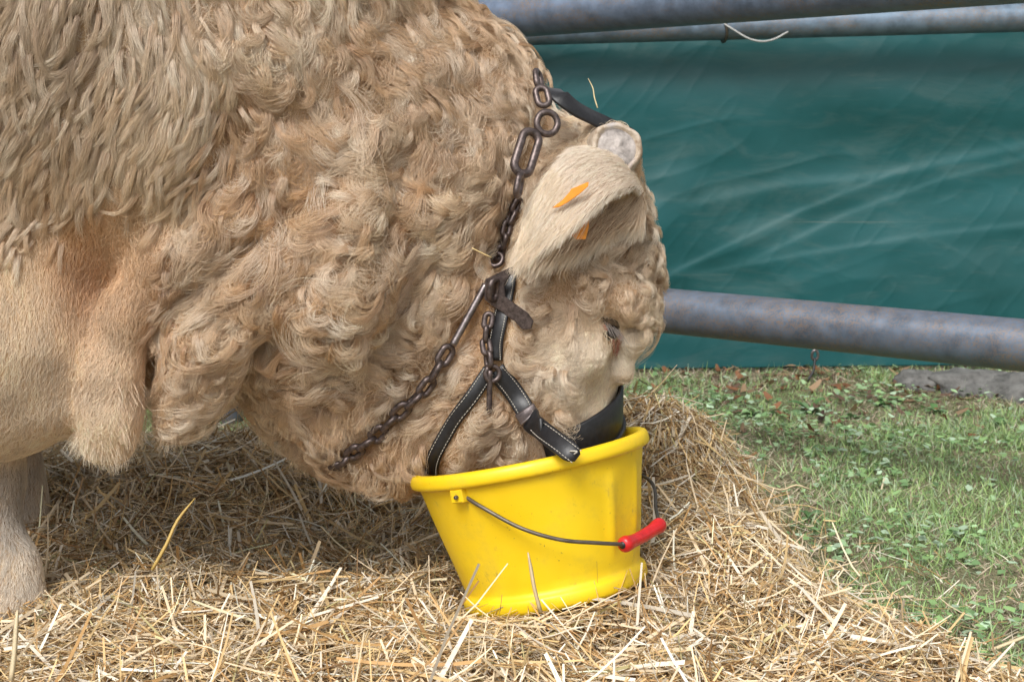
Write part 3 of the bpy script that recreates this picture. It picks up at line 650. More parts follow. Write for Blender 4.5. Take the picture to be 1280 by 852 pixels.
# horn stub
hb = P(764, 196, 2.19); hdir = norm(np.array([0.10, -1.0, 0.28])); hs = np.array([0.97, 0.1, 0.1]); hs = norm(hs - hdir * (hs @ hdir)); hu = np.cross(hdir, hs)
prof = [(0.050, -0.05), (0.047, 0.0), (0.0425, 0.030), (0.041, 0.046), (0.0395, 0.052), (0.0365, 0.0545), (0.033, 0.0535), (0.031, 0.050), (0.0005, 0.049)]
hv = []; hf = []; SG = 40
for i in range(SG):
    a = i / SG * 6.283
    for j, (r, z) in enumerate(prof):
        k = 1 + 0.05 * math.sin(3 * a + 1) + 0.03 * math.sin(7 * a + z * 90); hv.append(hb + hs * r * k * math.cos(a) * 0.95 + hu * r * k * math.sin(a) * 1.02 + hdir * z)
for i in range(SG):
    i2 = (i + 1) % SG
    for j in range(len(prof) - 1): hf.append((i * len(prof) + j, i2 * len(prof) + j, i2 * len(prof) + j + 1, i * len(prof) + j + 1))
ho = put(link_mesh('horn', mesh_of('horn', hv, hf), M['horn']), bull)
cv, cf = [], []
for j, (r, z) in enumerate(((0.0318, 0.049), (0.026, 0.0525), (0.018, 0.0525), (0.010, 0.0545), (0.0004, 0.0535))):
    for i in range(SG):
        a = i / SG * 6.283; w_ = 0.0012 * math.sin(2 * a + j * 2) + 0.0006 * math.sin(5 * a + j); cv.append(hb + hs * r * math.cos(a) * 0.95 + hu * r * math.sin(a) * 1.02 + hdir * (z + w_ * (0 < j < 4)))
for j in range(4):
    for i in range(SG): cf.append((j * SG + i, j * SG + (i + 1) % SG, (j + 1) * SG + (i + 1) % SG, (j + 1) * SG + i))
hcut = link_mesh('horn_cut_face', mesh_of('horn_cut_face', cv, cf), M['horn_core']); hcut.parent = ho

# eye: dark ball in its slit, pink lids
ep, en = hit([762], [414]); ep, en = ep[0], np.array([0.3, -0.95, 0.0])
bm = bmesh.new(); bmesh.ops.create_uvsphere(bm, u_segments=24, v_segments=16, radius=0.017); me = bpy.data.meshes.new('eye'); bm.to_mesh(me); bm.free()
eo = link_mesh('eye', me, M['eye']); eo.location = ep - en * 0.008; put(eo, bull)
def lid(pts, r, mat):
    q, n_ = hit([p[0] for p in pts], [p[1] for p in pts], 0.002); tube('eyelid', catmull(q, 20), r * np.sin(np.linspace(0.25, math.pi - 0.25, 20)), mat, bull, 8)
lid([(748, 396), (758, 401), (768, 405), (774, 412)], 0.007, M['hide']); lid([(750, 402), (757, 412), (764, 426), (767, 442)], 0.0042, M['eyelid'])
lid([(772, 410), (774, 420), (772, 432), (769, 446)], 0.006, M['eyelid'])

# hooves
def hoof(x, y, z):
    V, F = [], []; SG = 20
    for k, (r, zz) in enumerate(((0.078, 0.0), (0.075, 0.03), (0.066, 0.075), (0.058, 0.085))):
        for i in range(SG):
            a = 6.283 * i / SG; cleft = 1 - 0.25 * math.exp(-(min(a, 6.283 - a) / 0.18) ** 2)
            V.append((x + r * 1.2 * math.cos(a) * cleft + 0.02 * (1 - k / 3), y + r * math.sin(a), z + zz))
    for k in range(3):
        for i in range(SG): F.append((k * SG + i, k * SG + (i + 1) % SG, (k + 1) * SG + (i + 1) % SG, (k + 1) * SG + i))
    F.append(tuple(range(SG))[::-1]); F.append(tuple(range(3 * SG, 4 * SG))); put(link_mesh('hoof', mesh_of('hoof', V, F), M['hoof']), bull)
lp = P(16, 750, 2.13)
for a in ((lp[0] + 0.01, 2.13, lp[2] - 0.095), (-0.93, 2.61, 0.0), (-2.42, 2.18, 0.0), (-2.42, 2.66, 0.0)): hoof(*a)

# ------------------------------------------------------------------ halter and chains: where they lie (used to part the hair)
PATHS = {
    'poll': [(694, 118), (720, 136), (755, 153), (795, 176)],
    'cheek': [(640, 345), (634, 375), (627, 410), (618, 450)],
    'nose': [(618, 462), (640, 488), (665, 520), (690, 546), (722, 572)],
    'chin': [(612, 462), (592, 492), (566, 530), (545, 566), (541, 588)],
    'band': [(775, 492), (752, 530), (735, 562)],
    'upper': [(676, 102), (678, 118), (684, 152), (658, 188), (648, 232), (640, 262), (632, 295), (626, 330)],
    'lower': [(611, 370), (586, 400), (562, 430), (545, 455), (520, 490), (492, 520), (462, 548), (430, 566)],
    'short': [(618, 400), (614, 430), (612, 460)]}
pp = np.concatenate([catmull(np.array(v, float), 40) for v in PATHS.values()]); pw = np.concatenate([np.full(40, {'band': 16, 'nose': 13, 'upper': 6, 'lower': 8, 'short': 5, 'poll': 6}.get(k, 9.5)) for k in PATHS])
_tg = np.stack(np.meshgrid(np.arange(-100, 1400, 3.0), np.arange(-100, 950, 3.0), indexing='ij'), -1); _td = np.full(_tg.shape[:2], 1e9)
for i in range(len(pp)): _td = np.minimum(_td, np.hypot(_tg[..., 0] - pp[i, 0], _tg[..., 1] - pp[i, 1]) - pw[i])
def near_tack(px, py):
    return _td[np.clip(((px + 100) / 3).astype(int), 0, 499), np.clip(((py + 100) / 3).astype(int), 0, 349)]
def clear_tack(X, K, lim=-2):
    bad = np.zeros(len(X), bool)
    for j in range(1, X.shape[1]):
        x, y = to_px(X[:, j]); bad |= near_tack(x, y) < lim
    return X[~bad], K[~bad]

# ------------------------------------------------------------------ coat
tri = np.concatenate([bf[:, [0, 1, 2]], bf[:, [0, 2, 3]]]); ta, tb, tc_ = bv[tri[:, 0]], bv[tri[:, 1]], bv[tri[:, 2]]
tn = np.cross(tb - ta, tc_ - ta); tarea = np.linalg.norm(tn, axis=1) / 2; tctr = (ta + tb + tc_) / 3
_, tnrm = sdf(tctr); tpx_, tpy__ = to_px(tctr); tface = np.sum(tnrm * norm(CAM - tctr), 1)
def sample(n, dens):
    w = tarea * dens; w = w / w.sum(); i = rng.choice(len(tri), n, p=w); r1, r2 = rng.random((2, n)); s1 = np.sqrt(r1)
    p = ta[i] * (1 - s1)[:, None] + tb[i] * (s1 * (1 - r2))[:, None] + tc_[i] * (s1 * r2)[:, None]
    d, nn = sdf(p); p = p - nn * d[:, None]; x, y = to_px(p); return p, nn, x, y
infr = (tpx_ > -560) & (tpx_ < 900) & (tpy__ > -200) & (tpy__ < 800) & (tctr[:, 0] > -1.7)
vis = np.where(infr, smooth(-0.95, -0.6, tface) * np.where(tpx_ < -100, 0.55, 1), 0)
wob = 60 * (vnoise(tctr * 9, 81) - 0.5)
w_short = smooth(245, 185, tpx_ + wob * 0.5 - 0.10 * (400 - tpy__)) * smooth(200, 300, tpy__ + 0.3 * (tpx_ - 60) + wob)
w_curl = smooth(225, 330, tpx_ + 0.10 * tpy__ - 20 + wob) * (1 - w_short)
groove = smooth(26, 12, np.abs(tpx_ - np.interp(tpy__, [300, 380, 450, 600], [255, 205, 186, 184]))) * smooth(290, 340, tpy__)
w_curl = w_curl * (1 - groove); w_short = np.maximum(w_short, groove)
w_shag = np.clip(1 - w_short - w_curl, 0, 1)
eyez = np.hypot((tpx_ - 748) / 82, (tpy__ - 446) / 66) + 0.5 * (vnoise(tctr * 40, 82) - 0.5) < 1
inbucket = (tpy__ > 560) & (tpx_ > 525)
w_face = np.where(eyez, 1.0, 0)

def tangent_dir(ix, iy, n_):
    d = np.stack([ix, 0 * ix, -iy], -1); d = d - n_ * np.sum(d * n_, 1, keepdims=True); return norm(d)
def rot_about(d, n_, a):
    return d * np.cos(a)[:, None] + np.cross(n_, d) * np.sin(a)[:, None]
def grow(p, n_, d, L, kappa, hprof, steps):
    """guide paths that run over the body at a given height; kappa(n, steps) = turning per step"""
    G = np.zeros((len(p), steps + 1, 3)); Ns = np.zeros_like(G); Ts = np.zeros_like(G); q = p.copy(); nn = n_.copy()
    G[:, 0] = q; Ns[:, 0] = nn; Ts[:, 0] = d; ds = (L / steps)[:, None]
    for s_ in range(1, steps + 1):
        d = rot_about(d, nn, kappa[:, s_ - 1]); q = q + d * ds
        dist, nn = sdf(q); q = q + nn * (hprof[:, s_] - dist)[:, None]
        d = norm(d - nn * np.sum(d * nn, 1, keepdims=True)); G[:, s_] = q; Ns[:, s_] = nn; Ts[:, s_] = d
    return G, Ns, Ts
def locks_to_strands(G, Ns, Ts, m, R, spread, col, flat=0.45, jit=0.0012, lenvar=0.35, fan=0.10):
    n, S, _ = G.shape; B = np.cross(Ns, Ts)
    r = np.sqrt(rng.random((n, m))) * R[:, None]; a = rng.uniform(0, 2 * math.pi, (n, m)); oa = r * np.cos(a); ob = np.abs(r * np.sin(a)) * flat
    oc = rng.normal(0, 1, (n, m)) * R[:, None] * 0.5
    t = np.linspace(0, 1, S); X = G[:, None] + B[:, None] * (oa[..., None] * spread)[..., None] + Ns[:, None] * (ob[..., None] * spread * np.minimum(1, t * 4))[..., None] + Ts[:, None] * (oc[..., None] * np.minimum(1, t * 3))[..., None]
    ph = rng.uniform(0, 6.28, (n, m, 1)); X = X + B[:, None] * (jit * np.sin(ph + t * 9) * t)[..., None] + Ns[:, None] * (jit * np.cos(ph * 1.7 + t * 8) * t)[..., None]
    Ll = np.linalg.norm(np.diff(G, axis=1), axis=2).sum(1)
    X = X + B[:, None] * (fan * rng.standard_normal((n, m, 1)) * Ll[:, None, None] * (t ** 2))[..., None]
    # different lengths: resample each strand to its own end
    e = 1 - lenvar * rng.random((n, m)) ** 2; ti = t[None, None] * e[..., None] * (S - 1); i = np.minimum(ti.astype(int), S - 2); f = (ti - i)[..., None]
    X = np.take_along_axis(X, i[..., None], 2) * (1 - f) + np.take_along_axis(X, (i + 1)[..., None], 2) * f
    K = np.repeat(col[:, None], m, 1) * (1 + 0.10 * rng.standard_normal((n, m, 1)))
    return X.reshape(-1, S, 3), np.clip(K.reshape(-1, 3), 0.02, 0.88)
def hair_object(name, sets, rad, mat, tip=0.35):
    hc = bpy.data.hair_curves.new(name); sizes = np.concatenate([np.full(len(x), x.shape[1]) for x, _ in sets]); hc.add_curves(sizes.tolist())
    hc.attributes['position'].data.foreach_set('vector', np.concatenate([x.reshape(-1, 3) for x, _ in sets]).astype(np.float32).ravel())
    rr = hc.attributes.get('radius') or hc.attributes.new('radius', 'FLOAT', 'POINT')
    rr.data.foreach_set('value', np.concatenate([np.tile(rad * (1 - (1 - tip) * np.linspace(0, 1, x.shape[1]) ** 2), len(x)) for x, _ in sets]).astype(np.float32))
    ca = hc.attributes.new('col', 'FLOAT_COLOR', 'CURVE'); k = np.concatenate([k for _, k in sets]); c4 = np.ones((len(k), 4), np.float32); c4[:, :3] = k; ca.data.foreach_set('color', c4.ravel())
    hc.materials.append(mat); o = bpy.data.objects.new(name, hc); C.objects.link(o); o['kind'] = 'stuff'; put(o, bull); return o

def tone(c, n):
    v = rng.random((n, 1)); return c + (PALE - c) * np.clip(v - 0.35, 0, 1) * 1.2 - c * np.clip(0.28 - v, 0, 1) * 1.1
# a swirling direction field shared by the whole curly coat
def swirl(p, sc=1.0):
    k = 0.35 + 1.3 * vnoise(p * 4, 84)                                  # quiet stretches between the swirls
    return k * (1.9 * (2 * vnoise(p * 10 * sc, 71) - 1) + 1.2 * (2 * vnoise(p * 23 * sc, 74) - 1))
def grow_field(p, nn, L, hmax, steps, jit, calm):
    n = len(p); G = np.zeros((n, steps + 1, 3)); q = p.copy(); G[:, 0] = q; ds = (L / steps)[:, None]; cur = rng.normal(0, 0.9, n) / steps; acc = np.zeros(n)
    for s_ in range(1, steps + 1):
        t = s_ / steps; d = rot_about(tangent_dir(np.full(n, -0.5), np.full(n, 0.86), nn), nn, swirl(q) * calm + jit + acc); acc += cur
        q = q + d * ds; dist, nn = sdf(q); q = q + nn * (hmax * math.sin(math.pi * min(1, 0.9 * t ** 0.7)) * (0.45 + 1.1 * vnoise(q * 26, 77)) - dist)[:, None]; G[:, s_] = q
    return G
eyecore = np.hypot((tpx_ - 768) / 36, (tpy__ - 422) / 42) < 1
dens_curl = vis * w_curl * ~inbucket * np.where(eyecore, 0, np.where(eyez, 0.6, 1))
n = 150000; p, nn, x, y = sample(n, dens_curl); tack = near_tack(x, y); calm = 1 - 0.55 * smooth(330, 250, x) * smooth(250, 330, y)
L = rng.uniform(0.026, 0.058, n) * (1 - 0.35 * smooth(600, 660, x)) * np.where(tack < 0, 0.45, 1); hm = rng.uniform(0.004, 0.012, n) * np.where(tack < 2, 0.25, 1)
cl = vnoise(p * 38, 78) - 0.5; hm = hm * 0.9
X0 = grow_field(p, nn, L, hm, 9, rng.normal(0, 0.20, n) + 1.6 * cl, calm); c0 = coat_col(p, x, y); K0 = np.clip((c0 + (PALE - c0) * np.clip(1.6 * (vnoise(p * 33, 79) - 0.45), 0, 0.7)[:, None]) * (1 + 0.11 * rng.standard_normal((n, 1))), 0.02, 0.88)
X0, K0 = clear_tack(X0, K0)
# loose locks lying on it, combed together and curling at the ends
n = 4000; p, nn, x, y = sample(n, dens_curl * ~(eyez & (tpx_ > 714))); tack = near_tack(x, y); face_ = smooth(600, 660, x); calm = 1 - 0.6 * smooth(330, 250, x) * smooth(250, 330, y)
d0 = rot_about(tangent_dir(np.full(n, -0.5), np.full(n, 0.86), nn), nn, swirl(p) * calm * 0.9 + rng.normal(0, 0.35, n))
S = 13; L = (0.031 + rng.gamma(2.0, 0.016, n)) * (1 - 0.25 * face_) * np.where(tack < 0, 0.35, np.where(tack < 6, 0.7, 1))
sg = np.where(vnoise(p * 9, 72) + rng.normal(0, 0.2, n) > 0.5, 1, -1); tot = rng.gamma(3.4, 0.75, n) * sg * calm; t = np.linspace(0, 1, S)
kap = tot[:, None] * (0.15 + 1.7 * t ** 1.4)[None] / S; fl = rng.random(n) < 0.35; kap[fl] *= np.where(t < 0.45, -1.6, 1.3)
t1 = np.linspace(0, 1, S + 1); hm = rng.uniform(0.007, 0.022, n) * np.where(tack < 0, 0.2, np.where(tack < 6, 0.6, 1)) * (1 + (0.3 + 0.8 * smooth(380, 440, x)) * np.clip(-nn[:, 2], 0, 1))
hp = hm[:, None] * np.sin(np.pi * np.minimum(1, 0.06 + 0.80 * t1 ** 0.8))[None]; hp[:, 0] = 0
G, Ns, Ts = grow(p, nn, d0, L, kap, hp, S)
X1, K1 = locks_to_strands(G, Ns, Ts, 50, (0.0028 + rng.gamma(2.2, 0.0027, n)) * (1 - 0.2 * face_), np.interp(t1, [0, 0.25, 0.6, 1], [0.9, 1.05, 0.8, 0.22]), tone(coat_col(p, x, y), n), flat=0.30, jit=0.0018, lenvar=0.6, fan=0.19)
X1, K1 = clear_tack(X1, K1)
# shaggy straight tufts on the shoulder and along the left of the neck
n = 5600; p, nn, x, y = sample(n, vis * w_shag * (tpx_ < 420)); S = 8; t1 = np.linspace(0, 1, S + 1)
d0 = rot_about(tangent_dir(-0.50 + 0.40 * smooth(100, 300, x), np.full(n, 0.9), nn), nn, (vnoise(p * 5, 73) - 0.5) * 1.0 + (vnoise(p * 17, 76) - 0.5) * 0.9 + rng.normal(0, 0.15, n))
L = rng.uniform(0.05, 0.105, n) * (1 - 0.45 * smooth(180, 300, y)); kap = (rng.normal(0, 0.55, n)[:, None] * (0.3 + t1[None, 1:] * 1.4)) / S; hm = rng.uniform(0.003, 0.012, n); hp = hm[:, None] * np.sin(np.pi * np.minimum(1, 0.08 + 0.85 * t1))[None]; hp[:, 0] = 0
G, Ns, Ts = grow(p, nn, d0, L, kap, hp, S)
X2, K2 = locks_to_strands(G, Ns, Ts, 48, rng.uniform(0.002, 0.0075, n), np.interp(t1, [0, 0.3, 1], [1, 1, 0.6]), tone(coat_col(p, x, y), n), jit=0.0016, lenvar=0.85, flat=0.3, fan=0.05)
n = 1500; p, nn, x, y = sample(n, vis * ((tpx_ > 198) & (tpx_ < 340) & (tpy__ > 270)) * (0.35 + smooth(0.2, -0.5, tnrm[:, 2]))); S = 9; t1 = np.linspace(0, 1, S + 1)
d0 = rot_about(tangent_dir(np.full(n, -0.25), np.full(n, 0.95), nn), nn, (vnoise(p * 11, 83) - 0.5) * 1.7 + rng.normal(0, 0.2, n)); L = rng.uniform(0.025, 0.060, n)
kap = (rng.normal(0, 0.9, n)[:, None] * (0.2 + t1[None, 1:] * 1.6)) / S; hp = (rng.uniform(0.004, 0.011, n) * (1 + 1.5 * np.clip(-nn[:, 2], 0, 1)))[:, None] * np.sin(np.pi * np.minimum(1, 0.05 + 0.8 * t1))[None]; hp[:, 0] = 0
G, Ns, Ts = grow(p, nn, d0, L, kap, hp, S); X3, K3 = locks_to_strands(G, Ns, Ts, 46, rng.uniform(0.004, 0.010, n), np.interp(t1, [0, 0.3, 1], [1, 1, 0.35]), tone(coat_col(p, x, y), n), flat=0.3, jit=0.0012, lenvar=0.6)
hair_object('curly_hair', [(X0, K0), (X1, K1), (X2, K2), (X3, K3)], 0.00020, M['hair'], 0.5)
# short lying fur everywhere (undercoat), smooth on brisket, forearm and round the eye
def fur(n, dens, Lr, h, dirs, a_sd, steps=4, cmul=1.0):
    p, nn, x, y = sample(n, dens); ix, iy = dirs(x, y)
    d0 = rot_about(tangent_dir(ix, iy, nn), nn, (vnoise(p * 12, 75) - 0.5) * 1.2 * a_sd * 2 + rng.normal(0, a_sd, n)); L = rng.uniform(*Lr, n); t1 = np.linspace(0, 1, steps + 1)
    hp = h * rng.uniform(0.5, 1.3, n)[:, None] * np.sin(np.pi * np.minimum(1, 0.75 * t1))[None]; G, Ns, Ts = grow(p, nn, d0, L, np.tile(rng.normal(0, 0.12, n)[:, None], (1, steps)), hp, steps)
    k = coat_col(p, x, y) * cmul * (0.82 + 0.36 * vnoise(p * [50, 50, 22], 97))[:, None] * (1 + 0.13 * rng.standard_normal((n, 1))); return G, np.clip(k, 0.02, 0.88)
down = lambda x, y: (np.full(len(x), -0.18), np.full(len(x), 0.98))
facedir = lambda x, y: ((x - 765) * 0.014 - 0.25, np.where(y < 396, -0.2, 0.9) + 0 * x)
S1 = fur(170000, vis * np.where(w_short > 0.02, w_short + 0.05, 0), (0.012, 0.024), 0.0028, down, 0.10)
S5 = fur(26000, vis * w_short * smooth(90, 130, tpx_), (0.014, 0.030), 0.005, down, 0.28, 6)
S7 = fur(9000, vis * ((tpx_ > 100) & (tpx_ < 175) & (tpy__ > 500)), (0.02, 0.045), 0.005, down, 0.25, 6, 1.05)
S6 = fur(9000, vis * ((tpx_ > 686) & (tpx_ < 762) & (tpy__ > 118) & (tpy__ < 200)), (0.025, 0.05), 0.012, lambda x, y: (0.35 + 0 * x, 0.8 + 0 * x), 0.45, 7, 1.05)
S2 = fur(120000, vis * (1 - w_short) * ~inbucket, (0.012, 0.026), 0.006, down, 0.7, cmul=0.92)
S3 = fur(60000, vis * w_face * np.where(np.hypot((tpx_ - 763) / 15, (tpy__ - 420) / 28) < 1, 0, 1), (0.012, 0.026), 0.006, facedir, 0.30, 6)
S4 = fur(9000, vis * ((tpx_ > 525) & (tpy__ > 545) & (tpy__ < 640)), (0.010, 0.02), 0.004, down, 0.5)
# wisps that hang free from the lower edges of brisket, dewlap, throat and jaw
n = 15000; p, nn, x, y = sample(n, vis * ((tpy__ > 470) & (tpx_ > 95) & (tpx_ < 520)) * smooth(0.15, -0.35, tnrm[:, 2]) * np.where(tpx_ < 180, 0.8, 1.0)); t = np.linspace(0, 1, 8); q_ = np.round(p / 0.011) * 0.011
d = norm(np.stack([1.5 * (vnoise(q_ * 31, 85) - 0.5), 1.1 * (vnoise(q_ * 31, 86) - 0.5), -0.75 + 0 * x], -1) + 0.35 * nn + rng.normal(0, 0.10, (n, 3))); L = rng.uniform(0.012, 0.034, n) * (0.5 + vnoise(q_ * 23, 87)) * np.where(x > 330, 1.25, 1.0); cs = norm(np.cross(d, [0, 1.0, 0])); am = (vnoise(q_ * 31, 88) - 0.5) * np.where(x > 190, 1.3, 0.4)
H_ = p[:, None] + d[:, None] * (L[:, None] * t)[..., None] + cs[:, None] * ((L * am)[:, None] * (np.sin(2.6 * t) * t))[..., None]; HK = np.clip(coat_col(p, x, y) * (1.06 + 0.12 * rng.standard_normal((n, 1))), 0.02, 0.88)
hair_object('hanging_wisps', [clear_tack(H_, HK)], 0.00022, M['hair'], 0.4)
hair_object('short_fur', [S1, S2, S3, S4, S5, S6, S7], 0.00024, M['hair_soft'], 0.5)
# ear hair
def ear_strands(n, outer, Lr, lift, urange, cbase, cvar=0.12):
    u = rng.uniform(*urange, n) * (NU - 1); v = rng.uniform(0.0, 1.0, n) * (NV - 1); i = np.minimum(u.astype(int), NU - 2); j = np.minimum(v.astype(int), NV - 2)
    p = ear[i, j] * ((1 - u + i) * (1 - v + j))[:, None] + ear[i + 1, j] * ((u - i) * (1 - v + j))[:, None] + ear[i, j + 1] * ((1 - u + i) * (v - j))[:, None] + ear[i + 1, j + 1] * ((u - i) * (v - j))[:, None]
    du = norm(e_u[i, j]); dv = norm(e_v[i, j]); nn = e_n[i, j] * (1 if outer else -1); p = p + nn * th_e
    edge = (v / (NV - 1) - 0.5) * 2; d = norm(du + dv * (np.clip(edge, -0.3, 1) * 0.40 + rng.normal(0, 0.18, n))[:, None] * (1 if True else 1))
    t = np.linspace(0, 1, 7); L = rng.uniform(*Lr, n)
    X = p[:, None] + d[:, None] * (L[:, None] * t)[..., None] + nn[:, None] * (lift * rng.uniform(.4, 1.4, n)[:, None] * np.sin(np.pi * 0.8 * t))[..., None] + np.array([0, 0, -1.0]) * (L[:, None] * 0.12 * t ** 2)[..., None]
    return X, np.clip(np.array(cbase) * (1 + cvar * rng.standard_normal((n, 1))), 0.02, 0.88)
E1 = ear_strands(18000, True, (0.018, 0.045), 0.004, (0.0, 1.0), (0.84, 0.73, 0.61)); E2 = ear_strands(9000, False, (0.02, 0.05), 0.016, (0.0, 1.0), (0.74, 0.60, 0.44)); E3 = ear_strands(3200, True, (0.02, 0.05), 0.005, (0.6, 1.0), (0.76, 0.64, 0.47))
# fringe along both rims
fr = []
for row, sgn_ in ((0, -1), (NV - 1, 1)):
    n = 2200; u = rng.uniform(0.02, 1, n) * (NU - 1); i = np.minimum(u.astype(int), NU - 2); f = (u - i)[:, None]; p = ear[i, row] * (1 - f) + ear[i + 1, row] * f
    d = norm(norm(e_u[i, row]) + norm(e_v[i, row]) * sgn_ * rng.uniform(0.0, 0.30 if row == 0 else 0.7, n)[:, None] + rng.normal(0, 0.10, (n, 3))); L = rng.uniform(0.010, 0.030, n) * (0.8 if row == 0 else 1.2); t = np.linspace(0, 1, 7)
    X = p[:, None] + d[:, None] * (L[:, None] * t)[..., None] + np.array([0, 0, -1.0]) * (L[:, None] * 0.2 * t ** 2)[..., None]; fr.append((X, np.clip(np.array((0.78, 0.70, 0.58)) * (1 + 0.1 * rng.standard_normal((n, 1))), 0, 0.88)))
hair_object('ear_hair', [E1, E2, E3] + fr, 0.00022, M['hair_soft'], 0.5)
# eyelashes and the pale tuft behind the horn
q, n_ = hit([752 + 3 * k for k in range(7)], [398 + 1.6 * k for k in range(7)], 0.004); lash = []
for a, b_ in zip(np.repeat(q, 4, 0), np.repeat(n_, 4, 0)):
    d = norm(b_ * 0.6 + np.array([0.25, -0.2, -0.9]) + rng.normal(0, 0.12, 3)); t = np.linspace(0, 1, 6)[:, None]; lash.append(a + d * 0.028 * t + np.array([0.2, 0, -0.6]) * 0.006 * t ** 2)
hair_object('eyelashes', [(np.array(lash), np.tile([0.10, 0.07, 0.05], (len(lash), 1)))], 0.00035, M['hair_soft'])

# ------------------------------------------------------------------ ear tag
et = thing('ear_tag', 'orange plastic tag through the bull\'s ear', 'ear tag', P(712, 250, 2.06))
def flat_piece(name, outline, Y0, Y1, thick, mat, parent, bulge=0.0):
    """plate with a traced outline, its depth running from Y0 (first x) to Y1 (last x)"""
    o2 = np.array(outline, float); f = (o2[:, 0] - o2[:, 0].min()) / np.ptp(o2[:, 0]); Y = Y0 + (Y1 - Y0) * f
    pts = P(o2[:, 0], o2[:, 1], Y); c = pts.mean(0); nrm_ = norm(CAM - c); k = len(pts)
    V = np.concatenate([pts - nrm_ * 0, pts + nrm_ * thick]); F = [tuple(range(k))[::-1], tuple(range(k, 2 * k))] + [(i, (i + 1) % k, k + (i + 1) % k, k + i) for i in range(k)]
    me = mesh_of(name, V, F); bm = bmesh.new(); bm.from_mesh(me); bmesh.ops.recalc_face_normals(bm, faces=bm.faces)
    bmesh.ops.bevel(bm, geom=[e for e in bm.edges if len(e.link_faces) == 2 and e.calc_face_angle(0) > 0.9], offset=thick * 0.22, segments=2, affect='EDGES'); bm.to_mesh(me); bm.free()
    return put(link_mesh(name, me, mat, None, False), parent)
flat_piece('tag_disc', [(690, 260), (703, 250), (712, 240), (714, 236), (722, 233), (736, 227), (735, 233), (724, 243), (710, 253), (699, 259)], 2.044, 2.038, 0.004, M['orange_plastic'], et)
flat_piece('tag_flap', [(711, 291), (718, 284), (728, 278), (736, 272), (736, 284), (732, 299), (719, 299)], 2.055, 2.06, 0.003, M['orange_plastic'], et)

# ------------------------------------------------------------------ halter (black leather)
hal = thing('halter', 'black stitched leather halter on the bull\'s head', 'halter', P(615, 465, 2.1))
def strap(key, width, lift, lift_end=None, round_end=False, name='strap', stitch=True, n=26):
    xy = catmull(np.array(PATHS[key], float), n); p, n_ = hit(xy[:, 0], xy[:, 1]); lf = np.linspace(lift, lift if lift_end is None else lift_end, n)
    for _ in range(3): n_[1:-1] = norm(n_[:-2] + 2 * n_[1:-1] + n_[2:]); p[1:-1] = (p[:-2] + 2 * p[1:-1] + p[2:]) / 4
    q = p + n_ * lf[:, None]
    if key == 'nose':                                  # the loose end hangs out over the rim
        k = smooth(0.25, 1.0, np.linspace(0, 1, n))[:, None]; q = q * (1 - k) + P(xy[:, 0], xy[:, 1], 1.975) * k
        n_ = norm(n_ * (1 - k) + np.array([0.1, -0.9, 0.35]) * k)
    o = ribbon(name, q, n_, width, 0.0045, M['leather'], hal, round_end)
    if stitch:
        t = norm(np.gradient(q, axis=0)); side = norm(np.cross(t, n_)); up = np.cross(side, t); V, F = [], []
        for sgn_ in (-1, 1):
            fine = catmull(q + side * sgn_ * width * 0.36 + up * 0.0026, 120)
            for a in range(2, 117, 3):
                v, f = tube_arrays(fine[a:a + 3], 0.0006, 5); F += [tuple(i + len(V) for i in g) for g in f]; V += list(v)
        s_ = link_mesh('stitching', mesh_of('stitching', V, F), M['thread']); s_.parent = o; s_.matrix_parent_inverse = o.matrix_parent_inverse.copy(); s_['kind'] = 'stuff'
        s_.parent = o; s_.matrix_parent_inverse = Matrix.Identity(4)
    return o, q, n_
strap('cheek', 0.024, 0.010, 0.010, name='cheek_strap')
o, q, n_ = strap('nose', 0.030, 0.010, 0.022, True, name='nose_strap')
strap('chin', 0.022, 0.010, 0.006, name='chin_strap')
# keepers on the nose strap
for f0, f1, mat_, w in ((10, 12, 'steel', 0.034), (12, 16, 'leather', 0.036)):
    ribbon('keeper', catmull(q[f0:f1 + 1] + n_[f0:f1 + 1] * 0.003, 8), n_[f0:f0 + 1].repeat(8, 0), w, 0.006, M[mat_], hal)
tube('stitch_knot', catmull([q[-3] + n_[-3] * 0.004, q[-2] + n_[-2] * 0.006 + [0.004, 0, 0.004], q[-2] + n_[-2] * 0.005], 10), 0.0012, M['thread'], hal, 6)
# wide noseband over the bridge of the nose
a_ = np.linspace(-0.25, 2.9, 26); cb = P(700, 528, 2.235)
nb = np.stack([cb[0] + 0.098 * np.sin(a_), cb[1] - 0.118 * np.cos(a_), cb[2] + 0.034 * np.sin(a_) - 0.02 * np.cos(a_)], -1); nn_ = np.stack([np.sin(a_), -np.cos(a_), 0 * a_], -1)
ribbon('noseband', nb, nn_, 0.062, 0.006, M['leather'], hal)
ribbon('noseband_lining', nb - np.array([0, 0, 0.036]) + nn_ * 0.004, nn_, 0.016, 0.007, M['leather'], hal)
# strap over the poll behind the horn
pq = catmull([P(690, 112, 2.20), P(700, 120, 2.16), P(722, 137, 2.165), P(756, 154, 2.20), P(783, 168, 2.215), P(798, 179, 2.225)], 24); pn = np.tile(norm(np.array([0.25, -0.75, 0.6])), (24, 1))
ribbon('poll_strap', pq, pn, 0.030, 0.005, M['leather'], hal); ribbon('poll_strap_end', pq[17:22] + pn[0] * 0.005, pn[:5], 0.024, 0.005, M['leather'], hal)

